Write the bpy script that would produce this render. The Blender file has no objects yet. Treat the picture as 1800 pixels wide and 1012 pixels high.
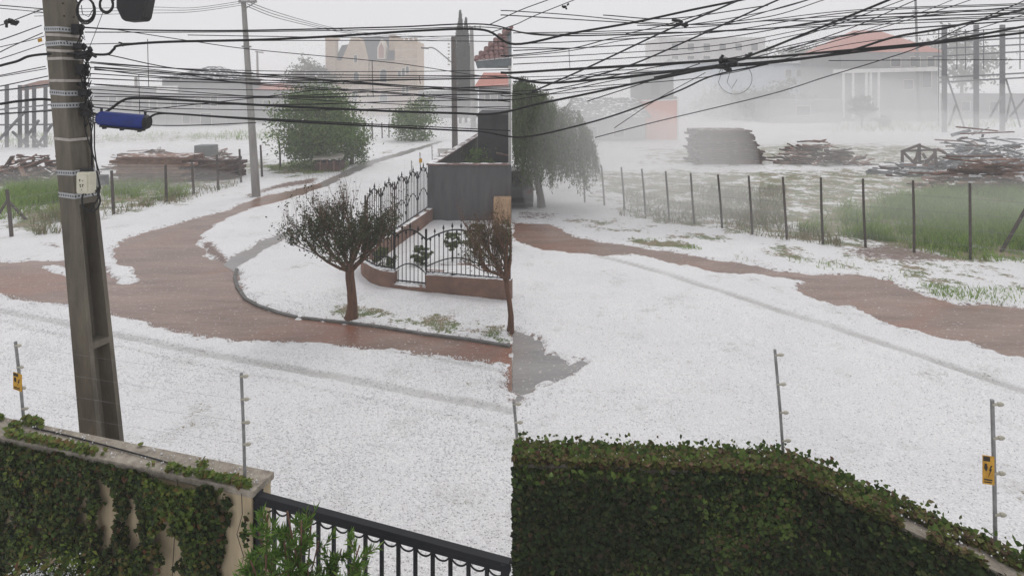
import bpy, math, random
import numpy as np
from mathutils import Vector, Matrix

random.seed(7)
rng = np.random.default_rng(7)
R = math.radians
sc = bpy.context.scene
COL = sc.collection

# ------------------------------------------------------------------ camera
H, F, HY = 5.0, 1100.0, 150.0           # eye height, focal length and horizon row of the 1800 px photograph
cam_d = bpy.data.cameras.new('camera')
cam = bpy.data.objects.new('camera', cam_d)
COL.objects.link(cam)
cam.location = (0, 0, H)
cam.rotation_euler = (R(90), 0, 0)
cam_d.sensor_width = 36
cam_d.lens = 36 * F / 1800
cam_d.shift_y = -(506 - HY) / 1800
cam_d.clip_end = 3000
cam_d.clip_start = 0.05
sc.camera = cam

# ------------------------------------------------------------------ sky, sun, exposure
SUN_EL, SUN_AZ = R(62), R(20)
w = bpy.data.worlds.new('World')
sc.world = w
w.use_nodes = True
nt = w.node_tree
nt.nodes.clear()
out = nt.nodes.new('ShaderNodeOutputWorld')
bg = nt.nodes.new('ShaderNodeBackground')
sky = nt.nodes.new('ShaderNodeTexSky')
sky.sky_type = 'NISHITA'
sky.sun_disc = False
sky.sun_elevation = SUN_EL
sky.sun_rotation = SUN_AZ
sky.dust_density = 4
hs = nt.nodes.new('ShaderNodeHueSaturation')
hs.inputs['Saturation'].default_value = 0.10
mx = nt.nodes.new('ShaderNodeMix')
mx.data_type = 'RGBA'
mx.inputs[0].default_value = 0.92           # closed cloud cover
mx.inputs[7].default_value = (8.15, 8.13, 8.36, 1)
nt.links.new(sky.outputs[0], hs.inputs['Color'])
nt.links.new(hs.outputs[0], mx.inputs[6])
nt.links.new(mx.outputs[2], bg.inputs[0])
bg.inputs[1].default_value = 0.1
nt.links.new(bg.outputs[0], out.inputs[0])

sun_d = bpy.data.lights.new('sun', 'SUN')
sun_d.energy = 0.9
sun_d.angle = R(25)
sun_d.color = (1, .97, .93)
sun = bpy.data.objects.new('sun', sun_d)
COL.objects.link(sun)
sun.rotation_euler = (R(90) - SUN_EL, 0, math.pi - SUN_AZ)
sun.location = (0, 0, 60)

sc.view_settings.view_transform = 'Standard'
sc.view_settings.look = 'None'
sc.view_settings.gamma = 1
sc.view_settings.use_curve_mapping = False
sc.view_settings.exposure = 0.0
sc.render.engine = 'CYCLES'
sc.cycles.volume_bounces = 4
sc.cycles.max_bounces = 8
sc.cycles.diffuse_bounces = 3
sc.cycles.use_denoising = True
sc.cycles.transparent_max_bounces = 8

# ------------------------------------------------------------------ pixel helpers
def P(px, py, D):
    """direction of a photo pixel, D metres away"""
    return Vector(((px - 900) / F * D, D, H + (HY - py) / F * D))
def GD(py):
    return H * F / (py - HY)
def G(px, py):
    """photo pixel of a point that stands on the flat ground"""
    D = GD(py)
    return Vector(((px - 900) / F * D, D, 0))

# ------------------------------------------------------------------ materials
MATS = {}
def mk(name, c1, c2=None, scale=4.0, rough=.8, bump=.2, bscale=None, detail=6, random_obj=0.0, metallic=0, stretch=None, contrast=(.35, .65), spec=.3, hail=0):
    if name in MATS:
        return MATS[name]
    m = bpy.data.materials.new(name)
    m.use_nodes = True
    n = m.node_tree
    b = n.nodes['Principled BSDF']
    b.inputs['Roughness'].default_value = rough
    b.inputs['Metallic'].default_value = metallic
    b.inputs['Specular IOR Level'].default_value = spec
    c2 = c2 or tuple(x * .7 for x in c1)
    geo = n.nodes.new('ShaderNodeNewGeometry')
    vec = geo.outputs['Position']
    if stretch:
        mp = n.nodes.new('ShaderNodeMapping')
        mp.inputs['Scale'].default_value = stretch
        n.links.new(vec, mp.inputs[0])
        vec = mp.outputs[0]
    no = n.nodes.new('ShaderNodeTexNoise')
    no.inputs['Scale'].default_value = scale
    no.inputs['Detail'].default_value = detail
    no.inputs['Roughness'].default_value = .65
    n.links.new(vec, no.inputs['Vector'])
    rp = n.nodes.new('ShaderNodeValToRGB')
    rp.color_ramp.elements[0].position = contrast[0]
    rp.color_ramp.elements[1].position = contrast[1]
    rp.color_ramp.elements[0].color = (*c2, 1)
    rp.color_ramp.elements[1].color = (*c1, 1)
    n.links.new(no.outputs['Fac'], rp.inputs[0])
    col = rp.outputs[0]
    if random_obj:
        oi = n.nodes.new('ShaderNodeObjectInfo')
        h = n.nodes.new('ShaderNodeHueSaturation')
        mr = n.nodes.new('ShaderNodeMapRange')
        mr.inputs[3].default_value = 1 - random_obj
        mr.inputs[4].default_value = 1 + random_obj
        n.links.new(oi.outputs['Random'], mr.inputs[0])
        n.links.new(mr.outputs[0], h.inputs['Value'])
        n.links.new(col, h.inputs['Color'])
        col = h.outputs[0]
    if hail:      # hail that came to rest on the upward faces
        sx = n.nodes.new('ShaderNodeSeparateXYZ'); n.links.new(geo.outputs['Normal'], sx.inputs[0])
        r1 = n.nodes.new('ShaderNodeMapRange'); r1.inputs[1].default_value = .45; r1.inputs[2].default_value = .8
        n.links.new(sx.outputs[2], r1.inputs[0])
        n3 = n.nodes.new('ShaderNodeTexNoise'); n3.inputs['Scale'].default_value = 2.6; n3.inputs['Detail'].default_value = 6
        n.links.new(geo.outputs['Position'], n3.inputs['Vector'])
        r2 = n.nodes.new('ShaderNodeMapRange'); r2.inputs[1].default_value = .62 - hail*.25; r2.inputs[2].default_value = .66 - hail*.22
        n.links.new(n3.outputs['Fac'], r2.inputs[0])
        mu = n.nodes.new('ShaderNodeMath'); mu.operation = 'MULTIPLY'
        n.links.new(r1.outputs[0], mu.inputs[0]); n.links.new(r2.outputs[0], mu.inputs[1])
        mh = n.nodes.new('ShaderNodeMix'); mh.data_type = 'RGBA'
        n.links.new(mu.outputs[0], mh.inputs[0]); n.links.new(col, mh.inputs[6]); mh.inputs[7].default_value = (.82,.82,.83,1)
        col = mh.outputs[2]
    n.links.new(col, b.inputs['Base Color'])
    if bump:
        n2 = n.nodes.new('ShaderNodeTexNoise')
        n2.inputs['Scale'].default_value = bscale or scale * 6
        n2.inputs['Detail'].default_value = 4
        n.links.new(vec, n2.inputs['Vector'])
        bp = n.nodes.new('ShaderNodeBump')
        bp.inputs['Strength'].default_value = bump
        bp.inputs['Distance'].default_value = .02
        n.links.new(n2.outputs['Fac'], bp.inputs['Height'])
        n.links.new(bp.outputs[0], b.inputs['Normal'])
    MATS[name] = m
    return m

def leafmat(name, cols, rough=.6, trans=.25):
    m = bpy.data.materials.new(name)
    m.use_nodes = True
    n = m.node_tree
    b = n.nodes['Principled BSDF']
    b.inputs['Roughness'].default_value = rough
    b.inputs['Specular IOR Level'].default_value = .14
    geo = n.nodes.new('ShaderNodeNewGeometry')
    rp = n.nodes.new('ShaderNodeValToRGB')
    els = rp.color_ramp.elements
    while len(els) < len(cols):
        els.new(.5)
    for i, c in enumerate(cols):
        els[i].position = i / (len(cols) - 1)
        els[i].color = (*c, 1)
    n.links.new(geo.outputs['Random Per Island'], rp.inputs[0])
    n.links.new(rp.outputs[0], b.inputs['Base Color'])
    tr = n.nodes.new('ShaderNodeBsdfTranslucent')
    n.links.new(rp.outputs[0], tr.inputs[0])
    ms = n.nodes.new('ShaderNodeMixShader')
    ms.inputs[0].default_value = trans
    n.links.new(b.outputs[0], ms.inputs[1])
    n.links.new(tr.outputs[0], ms.inputs[2])
    n.links.new(ms.outputs[0], n.nodes['Material Output'].inputs[0])
    return m

def wirem(name, c, rough=.6):
    return mk(name, c, tuple(x * .7 for x in c), scale=3, rough=rough, bump=0)

M_CONC = mk('pole_concrete', (.17, .15, .118), (.088, .078, .064), scale=3, rough=.85, bump=.25, bscale=40, stretch=(1.6, 1.6, .35))
M_CONC2 = mk('grey_concrete', (.33, .32, .30), (.22, .21, .2), scale=2, rough=.85, stretch=(2, 2, .4))
M_CABLE = wirem('black_cable', (.014, .014, .016))
M_CABLE2 = wirem('weathered_cable', (.035, .036, .042))
M_STRAPW = mk('pale_strap', (.46, .42, .385), (.34, .31, .28), scale=20, rough=.5, bump=0)
M_STEEL = mk('galvanised_steel', (.33, .33, .33), (.2, .2, .2), scale=12, rough=.5, metallic=.4, bump=.05)
M_BLACKP = mk('black_plastic', (.018, .018, .02), (.012, .012, .014), scale=12, rough=.45, bump=.05)
M_BLUE = mk('blue_plastic', (.014, .034, .21), (.010, .024, .14), scale=9, rough=.35, bump=.05)
M_CREAM = mk('cream_plastic', (.66, .64, .52), (.55, .53, .42), scale=9, rough=.45, bump=.03)
M_PAINTB = mk('black_painted_iron', (.012, .013, .017), (.008, .009, .012), scale=8, rough=.5, bump=.04, spec=.2)
M_STUCCO = mk('beige_stucco', (.56, .46, .31), (.36, .285, .185), scale=2.2, rough=.9, bump=.4, bscale=70, stretch=(2.5,2.5,.5))
M_CAP = mk('wall_cap_concrete', (.40, .36, .30), (.22, .19, .16), scale=14, rough=.9, bump=.6, bscale=90)
M_BARK = mk('brown_bark', (.17, .09, .06), (.09, .05, .035), scale=7, rough=.9, bump=.6, bscale=30, stretch=(2, 2, .4))
M_BARKG = mk('grey_bark', (.12, .10, .08), (.06, .05, .04), scale=7, rough=.9, bump=.5, bscale=30, stretch=(2, 2, .4))
M_WOOD = mk('weathered_planks', (.29, .175, .135), (.15, .09, .072), scale=3, rough=.85, random_obj=.35, hail=.3)
M_WOODD = mk('dark_planks', (.11, .066, .056), (.055, .036, .032), scale=3, rough=.85, random_obj=.3, hail=.12)
M_POSTW = mk('fence_post_wood', (.10, .085, .075), (.06, .05, .045), scale=6, rough=.9, random_obj=.2)
M_DGREY = mk('dark_grey_render', (.125, .125, .13), (.062, .063, .066), scale=1.6, rough=.9, bump=.2, bscale=50, stretch=(2.2,2.2,.35), contrast=(.3,.72))
M_DKGREY = mk('charcoal_render', (.05, .052, .057), (.022, .024, .028), scale=1.6, rough=.85, bump=.15, bscale=50)
M_BRICK = mk('red_brown_brick', (.25, .15, .115), (.15, .095, .075), scale=2.5, rough=.9, bump=.4, bscale=35, hail=.8)
M_TILE = mk('terracotta_tile', (.23, .13, .12), (.14, .075, .075), scale=5, rough=.7, random_obj=.3)
M_COPING = mk('coping_tile', (.21, .135, .12), (.13, .085, .08), scale=6, rough=.75, random_obj=.2, hail=.6)
M_FASCIA = mk('grey_fascia', (.17, .19, .20), (.12, .135, .145), scale=3, rough=.6)
M_WHITEW = mk('white_render', (.78, .77, .75), (.66, .65, .63), scale=1.5, rough=.9, bump=.1)
M_HAIL = mk('packed_hail', (.86, .86, .87), (.66, .66, .68), scale=28, rough=.5, bump=.7, bscale=45)
M_SAND = mk('sandstone', (.60, .47, .36), (.46, .355, .27), scale=1.1, rough=.9, bump=.3, bscale=8, stretch=(1, 1, 2.5))
M_SLATE = mk('slate_roof', (.075, .085, .11), (.055, .06, .08), scale=1.5, rough=.6)
M_GLASSD = mk('dark_window', (.07, .075, .09), (.05, .055, .065), scale=1, rough=.2, bump=0)
M_PINK = mk('pink_shutter', (.42, .25, .21), (.34, .2, .17), scale=1, rough=.7, bump=0)
M_TRIM = mk('cream_trim', (.75, .70, .62), (.66, .6, .53), scale=2, rough=.8, bump=0)
M_ORANGE = mk('orange_wall', (.72, .20, .11), (.62, .165, .09), scale=1, rough=.9, bump=.05)
M_REDROOF = mk('red_tile_roof', (.52, .20, .155), (.40, .145, .11), scale=2.5, rough=.85)
M_GREYW = mk('grey_house_wall', (.27, .265, .27), (.21, .205, .21), scale=.8, rough=.9)
M_GREYR = mk('grey_roof', (.15, .155, .165), (.11, .115, .12), scale=1, rough=.8, hail=.3)
M_PALEB = mk('pale_blue_metal', (.50, .58, .66), (.43, .50, .58), scale=.6, rough=.6)
M_PALEW = mk('pale_wall', (.62, .60, .58), (.52, .5, .48), scale=.8, rough=.9)
M_GIRDER = mk('dark_girder', (.13, .13, .14), (.09, .09, .1), scale=3, rough=.7)
M_YEL = mk('yellow_sign', (.62, .34, .03), (.45, .23, .02), scale=14, rough=.5, bump=0)
M_SIGNB = mk('sign_black', (.03, .022, .015), (.025, .018, .012), scale=14, rough=.6, bump=0)
M_CERAM = mk('insulator_ceramic', (.45, .43, .36), (.35, .33, .27), scale=14, rough=.35, bump=0)
M_WIRE = wirem('steel_wire', (.3, .3, .305))
M_CAR = mk('dark_car_paint', (.045, .048, .055), (.035, .038, .044), scale=2, rough=.3, bump=0, spec=.6)
M_RUB = mk('rubber', (.02, .02, .02), (.015, .015, .015), scale=9, rough=.85)
M_LAMPR = mk('tail_lamp_red', (.12, .03, .025), (.09, .02, .02), scale=9, rough=.3, bump=0)

# perforated strap
def strapmat():
    m = mk('perforated_steel_strap', (.42, .43, .44), (.34, .35, .36), scale=15, rough=.5, metallic=.2, bump=0)
    n = m.node_tree
    b = n.nodes['Principled BSDF']
    src = b.inputs['Base Color'].links[0].from_socket
    at = n.nodes.new('ShaderNodeAttribute')
    at.attribute_name = 'hole'
    mixn = n.nodes.new('ShaderNodeMix')
    mixn.data_type = 'RGBA'
    n.links.new(at.outputs['Fac'], mixn.inputs[0])
    n.links.new(src, mixn.inputs[6])
    mixn.inputs[7].default_value = (.03, .03, .03, 1)
    n.links.new(mixn.outputs[2], b.inputs['Base Color'])
    return m

# ------------------------------------------------------------------ mesh helpers
WL = {}      # world location of each object origin (nothing but translation on parents)
def link(o, parent, wl):
    COL.objects.link(o)
    if parent is not None:
        o.parent = parent
        o.location = Vector(wl) - WL[parent.name]
    else:
        o.location = wl
    WL[o.name] = Vector(wl)
    return o

def thing(name, loc, label, cat, group=None):
    o = bpy.data.objects.new(name, None)
    o.empty_display_size = .2
    link(o, None, loc)
    return tag(o, label, cat, group)

def tag(o, label=None, cat=None, group=None, kind=None):
    if label: o['label'] = label
    if cat: o['category'] = cat
    if group: o['group'] = group
    if kind: o['kind'] = kind
    return o

class MB:
    def __init__(s):
        s.v = []; s.f = []
    def add(s, vs, fs):
        k = len(s.v)
        s.v += [tuple(v) for v in vs]
        s.f += [tuple(i + k for i in f) for f in fs]
        return s
    def box(s, a, b):
        (x0, y0, z0), (x1, y1, z1) = a, b
        return s.add([(x0,y0,z0),(x1,y0,z0),(x1,y1,z0),(x0,y1,z0),(x0,y0,z1),(x1,y0,z1),(x1,y1,z1),(x0,y1,z1)],
                     [(0,3,2,1),(4,5,6,7),(0,1,5,4),(1,2,6,5),(2,3,7,6),(3,0,4,7)])
    def beam(s, p, q, wd, ht, up=(0, 0, 1)):
        p, q = Vector(p), Vector(q)
        d = (q - p).normalized()
        u = Vector(up)
        if abs(d.dot(u)) > .98: u = Vector((0, 1, 0))
        x = d.cross(u).normalized(); y = x.cross(d)
        c = [(-1,-1),(1,-1),(1,1),(-1,1)]
        vs = [p + x*a*wd/2 + y*b*ht/2 for a, b in c] + [q + x*a*wd/2 + y*b*ht/2 for a, b in c]
        return s.add(vs, [(0,3,2,1),(4,5,6,7),(0,1,5,4),(1,2,6,5),(2,3,7,6),(3,0,4,7)])
    def tube(s, pts, r, n=6, cap=True):
        pts = [Vector(p) for p in pts]
        rs = r if isinstance(r, (list, tuple)) else [r] * len(pts)
        k = len(s.v)
        d0 = (pts[1] - pts[0]).normalized()
        x = d0.orthogonal().normalized()
        for i, p in enumerate(pts):
            if i == 0: d = d0
            elif i == len(pts) - 1: d = (pts[i] - pts[i-1]).normalized()
            else: d = (pts[i+1] - pts[i-1]).normalized()
            x = (x - d * x.dot(d))
            x = x.normalized() if x.length > 1e-6 else d.orthogonal().normalized()
            y = d.cross(x)
            for j in range(n):
                a = 2 * math.pi * j / n
                s.v.append(tuple(p + (x * math.cos(a) + y * math.sin(a)) * rs[i]))
        for i in range(len(pts) - 1):
            for j in range(n):
                a, b = k + i*n + j, k + i*n + (j+1) % n
                s.f.append((a, b, b + n, a + n))
        if cap:
            s.f.append(tuple(k + j for j in reversed(range(n))))
            e = k + (len(pts)-1)*n
            s.f.append(tuple(e + j for j in range(n)))
        return s
    def poly(s, vs, depth):
        """extrude a planar outline by the vector depth"""
        n = len(vs); d = Vector(depth)
        vs = [Vector(v) for v in vs]
        return s.add(vs + [v + d for v in vs], [tuple(range(n)), tuple(reversed(range(n, 2*n)))] +
                     [(i, i + n, (i+1) % n + n, (i+1) % n) for i in range(n)])
    def ball(s, c, r, seg=12, rings=8, squash=(1,1,1), jit=0):
        vs, fs = [], []
        for i in range(rings + 1):
            t = math.pi * i / rings
            for j in range(seg):
                a = 2 * math.pi * j / seg
                q = 1 + random.uniform(-jit, jit)
                vs.append((c[0] + r*squash[0]*q*math.sin(t)*math.cos(a), c[1] + r*squash[1]*q*math.sin(t)*math.sin(a), c[2] + r*squash[2]*q*math.cos(t)))
        for i in range(rings):
            for j in range(seg):
                fs.append((i*seg+j, i*seg+(j+1) % seg, (i+1)*seg+(j+1) % seg, (i+1)*seg+j))
        return s.add(vs, fs)
    def build(s, name, mat, parent=None, smooth=False, bevel=0, origin=None, fix=True):
        a = np.array(s.v, dtype=float)
        c = origin if origin is not None else Vector((a[:,0].mean(), a[:,1].mean(), a[:,2].min()))
        c = Vector(c)
        me = bpy.data.meshes.new(name)
        me.from_pydata([tuple(Vector(v) - c) for v in s.v], [], s.f)
        if fix:
            import bmesh
            bm = bmesh.new(); bm.from_mesh(me)
            bmesh.ops.recalc_face_normals(bm, faces=bm.faces)
            bm.to_mesh(me); bm.free()
        me.materials.append(mat)
        if smooth:
            me.polygons.foreach_set('use_smooth', [True] * len(me.polygons))
        o = bpy.data.objects.new(name, me)
        link(o, parent, c)
        if bevel:
            b = o.modifiers.new('bevel', 'BEVEL'); b.width = bevel; b.segments = 2
        return o

def piece(name, me, parent, M):
    """a piece that shares mesh data; M is its world matrix"""
    o = bpy.data.objects.new(name, me)
    COL.objects.link(o)
    o.parent = parent
    o.matrix_local = Matrix.Translation(-WL[parent.name]) @ M
    WL[o.name] = M.to_translation()
    return o

def fast(name, V, Q, mat, parent=None, loc=(0,0,0), smooth=False):
    V = np.asarray(V, dtype=np.float32); Q = np.asarray(Q, dtype=np.int32)
    V = V - np.array(loc, dtype=np.float32)
    me = bpy.data.meshes.new(name)
    k = Q.shape[1]
    me.vertices.add(len(V)); me.vertices.foreach_set('co', V.ravel())
    me.loops.add(Q.size); me.loops.foreach_set('vertex_index', Q.ravel())
    me.polygons.add(len(Q)); me.polygons.foreach_set('loop_start', np.arange(0, Q.size, k, dtype=np.int32))
    me.update(calc_edges=True)
    if smooth: me.polygons.foreach_set('use_smooth', np.ones(len(Q), dtype=bool))
    me.materials.append(mat)
    o = bpy.data.objects.new(name, me)
    return link(o, parent, loc)

def leafcloud(C, size, aspect=.5, updown=0.0, dirs=None, jit=.3):
    """four-cornered folded leaves at points C; returns verts, quads"""
    n = len(C)
    d = rng.normal(size=(n, 3)) if dirs is None else dirs + rng.normal(size=(n, 3)) * .35
    d[:, 2] += updown
    d /= np.linalg.norm(d, axis=1)[:, None] + 1e-9
    q = rng.normal(size=(n, 3))
    s = np.cross(d, q); s /= np.linalg.norm(s, axis=1)[:, None] + 1e-9
    u = np.cross(s, d)
    L = (size * rng.uniform(1 - jit, 1 + jit, n))[:, None]
    W = L * aspect
    V = np.stack([C - d*L/2, C + s*W/2 + u*W*.18, C + d*L/2, C - s*W/2 + u*W*.18], axis=1).reshape(-1, 3)
    Q = np.arange(4*n).reshape(-1, 4)
    return V, Q

# value noise
_perm = rng.random((256, 256))
def vnoise(x, y, s=1.0):
    x = np.asarray(x) * s; y = np.asarray(y) * s
    xi, yi = np.floor(x).astype(int), np.floor(y).astype(int)
    fx, fy = x - xi, y - yi
    fx = fx*fx*(3-2*fx); fy = fy*fy*(3-2*fy)
    g = lambda a, b: _perm[a % 256, b % 256]
    return (g(xi,yi)*(1-fx)+g(xi+1,yi)*fx)*(1-fy) + (g(xi,yi+1)*(1-fx)+g(xi+1,yi+1)*fx)*fy - .5
def fbm(x, y, s=1.0):
    return vnoise(x,y,s) + .5*vnoise(x+9.1,y+3.3,s*2.1) + .25*vnoise(x+1.7,y+8.9,s*4.3)

def inside(X, Y, poly):
    r = np.zeros(X.shape, bool)
    n = len(poly)
    for i in range(n):
        x0, y0 = poly[i]; x1, y1 = poly[(i+1) % n]
        if y0 == y1: continue
        c = ((y0 > Y) != (y1 > Y)) & (X < (x1-x0)*(Y-y0)/(y1-y0)+x0)
        r ^= c
    return r
def segdist(X, Y, pts, closed=True):
    d = np.full(X.shape, 1e9)
    n = len(pts)
    for i in range(n if closed else n-1):
        x0, y0 = pts[i]; x1, y1 = pts[(i+1) % n]
        L = (x1-x0)**2 + (y1-y0)**2 + 1e-9
        t = np.clip(((X-x0)*(x1-x0)+(Y-y0)*(y1-y0))/L, 0, 1)
        d = np.minimum(d, np.hypot(X-x0-t*(x1-x0), Y-y0-t*(y1-y0)))
    return d
def sdf(X, Y, poly):
    d = segdist(X, Y, poly)
    return np.where(inside(X, Y, poly), -d, d)
def gp(pts):
    return [tuple(G(x, y)[:2]) for x, y in pts]

# ------------------------------------------------------------------ ground, roads
ROAD_L = gp([(-160,466),(0,461),(60,460),(114,459),(150,461),(187,474),(204,502),(226,499),(247,494),(221,470),(205,448),(197,437),(215,422),(262,405),(330,388),
             (385,374),(430,357),(455,347),(500,338),(560,322),(600,303),(650,283),(735,259),(775,248),(777,250),(740,262.5),(662,287),(612,309),(566,330),(500,352),(440,366),(400,382),(362,405),(350,425),
             (362,448),(392,464),(430,440),(475,418),(515,401),(520,411),(478,434),(432,460),(416,474),(415,500),(430,524),(452,536),(490,549),(523,557),(604,566),(670,574),(743,586),(816,595),(897,608),
             (897,639),(798,628),(706,617),(596,606),(538,603),(450,598),(405,597),(346,587),(277,573),(197,549),(125,535),(69,532),(0,514),(-160,490)])
SLIVER = gp([(61,462),(110,470),(140,490),(114,487),(75,472)])
ROAD_R = gp([(901,392),(960,394),(985,402),(1010,416),(1060,426),(1120,433),(1180,444),(1230,453),(1310,466),(1350,474),(1427,485),(1511,484),(1570,494),(1619,521),(1686,535),
             (1800,541),(1960,556),(1960,690),(1800,634),(1736,615),(1686,599),(1619,586),(1578,576),(1494,541),(1440,528),(1400,512),(1420,494),(1350,484),(1270,481),(1236,474),(1169,458),(1118,449),(1051,450),(977,441),(901,425)])
PUDDLE = gp([(899.6,606),(901,580),(935,588),(950,605),(943,620),(980,628),(998,644),(1022,634),(1030,638),(985,662),(958,672),(935,694),(901,712),(899.6,640)])
ROADS = [ROAD_L, ROAD_R, PUDDLE]

cols = np.concatenate([np.linspace(-1500, -60, 60), np.arange(-56, 1860, 4.0), np.linspace(1864, 3300, 60)])
rows = np.concatenate([[158.5, 160.0], np.arange(162, 240, 1.5), np.arange(240, 720, 2.5), np.arange(720, 1020, 5), [1060, 1150, 1300, 1600, 2200, 3500]])
Dr = np.concatenate([GD(rows), [0.0, -12.0, -40.0]])
DX = np.maximum(Dr, 4.0)
X = (cols[None, :] - 900) / F * DX[:, None]
Y = np.repeat(Dr[:, None], len(cols), axis=1)
rd = np.minimum.reduce([sdf(X, Y, p) for p in ROADS])
rd = np.maximum(rd, -sdf(X, Y, SLIVER))
edge = fbm(X, Y, 2.2) * .24 + fbm(X, Y, .8) * .14 + fbm(X, Y, 7.0) * .10
fade = np.clip(Y / 12, .35, 1.0)
h = np.clip((rd + edge * fade) * .35, -.05, .045)
h += np.where(rd > .2, fbm(X, Y, .7) * .045 + fbm(X, Y, 3.0) * .02, 0) * np.clip((rd - .2) * 3, 0, 1)
# gutter beside the kerb of the verge and the tyre tracks
TR1 = gp([(-60,538),(0,548),(60,560),(130,575),(250,600),(389,628),(582,663),(737,694),(897,726)])
TR2 = gp([(560,598),(640,612),(760,632),(897,660)])
TR3 = gp([(1050,452),(1100,464),(1180,486),(1260,512),(1340,538),(1400,557),(1470,578),(1560,611),(1680,650),(1800,690),(1900,720)])
TR4 = gp([(-60,556),(0,567),(130,597),(250,622),(389,652),(582,690),(737,724),(897,758)])
def trk(tr, wid):
    d = segdist(X, Y, tr, False)
    return np.clip((1.2 - d / wid) * 2, 0, 1)
track = np.maximum.reduce([trk(TR1, .11), trk(TR2, .06) * .6, trk(TR4, .05) * .35, trk(TR3, .12)]) * (.72 + .5*fbm(X, Y, .9))
track = np.clip(track, 0, 1)
h -= track * .03
h = np.where(rd > .35, np.maximum(h, .008), h)
# patches: muddy soil and grass that shows through the hail
def patch(pts, soft=.6):
    return np.clip(.5 - sdf(X, Y, gp(pts)) / soft, 0, 1)
grass = np.maximum.reduce([
    patch([(0,332),(115,328),(108,392),(60,410),(0,405)], 1.5) * .9,
    patch([(180,318),(300,312),(390,318),(350,350),(180,385)], 2.5) * .75,
    patch([(460,292),(530,283),(620,284),(600,300),(520,308),(470,308)], 1.5) * .95,
    patch([(560,548),(640,536),(700,545),(700,560),(610,568),(550,560)], .6) * .85,
    patch([(640,565),(740,556),(897,572),(897,608),(816,594),(720,580)], .5) * .74,
    patch([(1380,398),(1440,368),(1520,345),(1800,320),(1900,320),(1900,462),(1760,470),(1650,455),(1520,428),(1420,422)], 1.5) * .95,
    patch([(1100,372),(1230,384),(1400,404),(1500,425),(1690,456),(1690,470),(1480,436),(1280,412),(1100,385)], .9) * .75,
    patch([(1110,418),(1160,425),(1215,428),(1230,440),(1160,438),(1100,428)], .5) * .9,
    patch([(975,388),(1030,385),(1045,396),(1000,400)], .6) * .55,
    patch([(1050,345),(1250,370),(1380,330),(1500,300),(1500,340),(1390,390),(1200,385)], 4) * .5,
    patch([(1000,300),(1230,300),(1400,300),(1640,305),(1900,320),(1900,460),(1640,440),(1380,405),(1180,385),(1060,362)], 4) * .74,
    patch([(1400,300),(1560,295),(1560,350),(1400,390)], 3) * .75,
    patch([(1250,320),(1390,318),(1390,395),(1290,400)], 2.5) * .78,
    patch([(1120,262),(1400,250),(1640,255),(1800,270),(1800,300),(1400,296),(1120,292)], 6) * .68,
    patch([(0,318),(180,312),(330,300),(470,280),(490,292),(400,325),(180,385),(0,412)], 3) * .78,
    patch([(0,236),(480,232),(480,248),(0,262)], 10) * .58,
    patch([(450,300),(640,280),(720,250),(740,252),(650,284),(560,312),(460,320)], 3) * .5,
    patch([(985,378),(1100,388),(1300,418),(1300,436),(1150,424),(990,398)], 1.2) * .45,
    patch([(1300,425),(1500,442),(1800,470),(1800,538),(1640,520),(1500,478),(1310,455)], 1.5) * .52,
    patch([(1350,228),(1480,215),(1640,212),(1640,222),(1480,234)], 9) * .55,
])
soil = np.maximum.reduce([
    patch([(430,345),(452,336),(500,322),(560,312),(560,322),(470,338),(440,352)], .8) * .8,
    patch([(60,424),(118,428),(118,440),(70,436)], .6) * .55,
    patch([(350,428),(372,426),(400,452),(420,470),(398,474),(362,448)], .4) * .8,
    patch([(1470,438),(1560,428),(1660,448),(1690,462),(1600,468),(1490,452)], 1.0) * .7,
    patch([(1236,456),(1300,452),(1400,468),(1420,480),(1300,474)], .5) * .35,
    patch([(900,372),(985,376),(985,392),(900,388)], .8) * .55,
])
soil = np.maximum(soil, np.clip(1 - np.abs(rd + edge*fade) / .45, 0, 1) * .52)
nr, nc = X.shape
V = np.stack([X, Y, h], axis=2).reshape(-1, 3)
ii = np.arange(nr*nc).reshape(nr, nc)
Q = np.stack([ii[:-1,:-1], ii[1:,:-1], ii[1:,1:], ii[:-1,1:]], axis=2).reshape(-1, 4)[:, ::-1]

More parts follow.
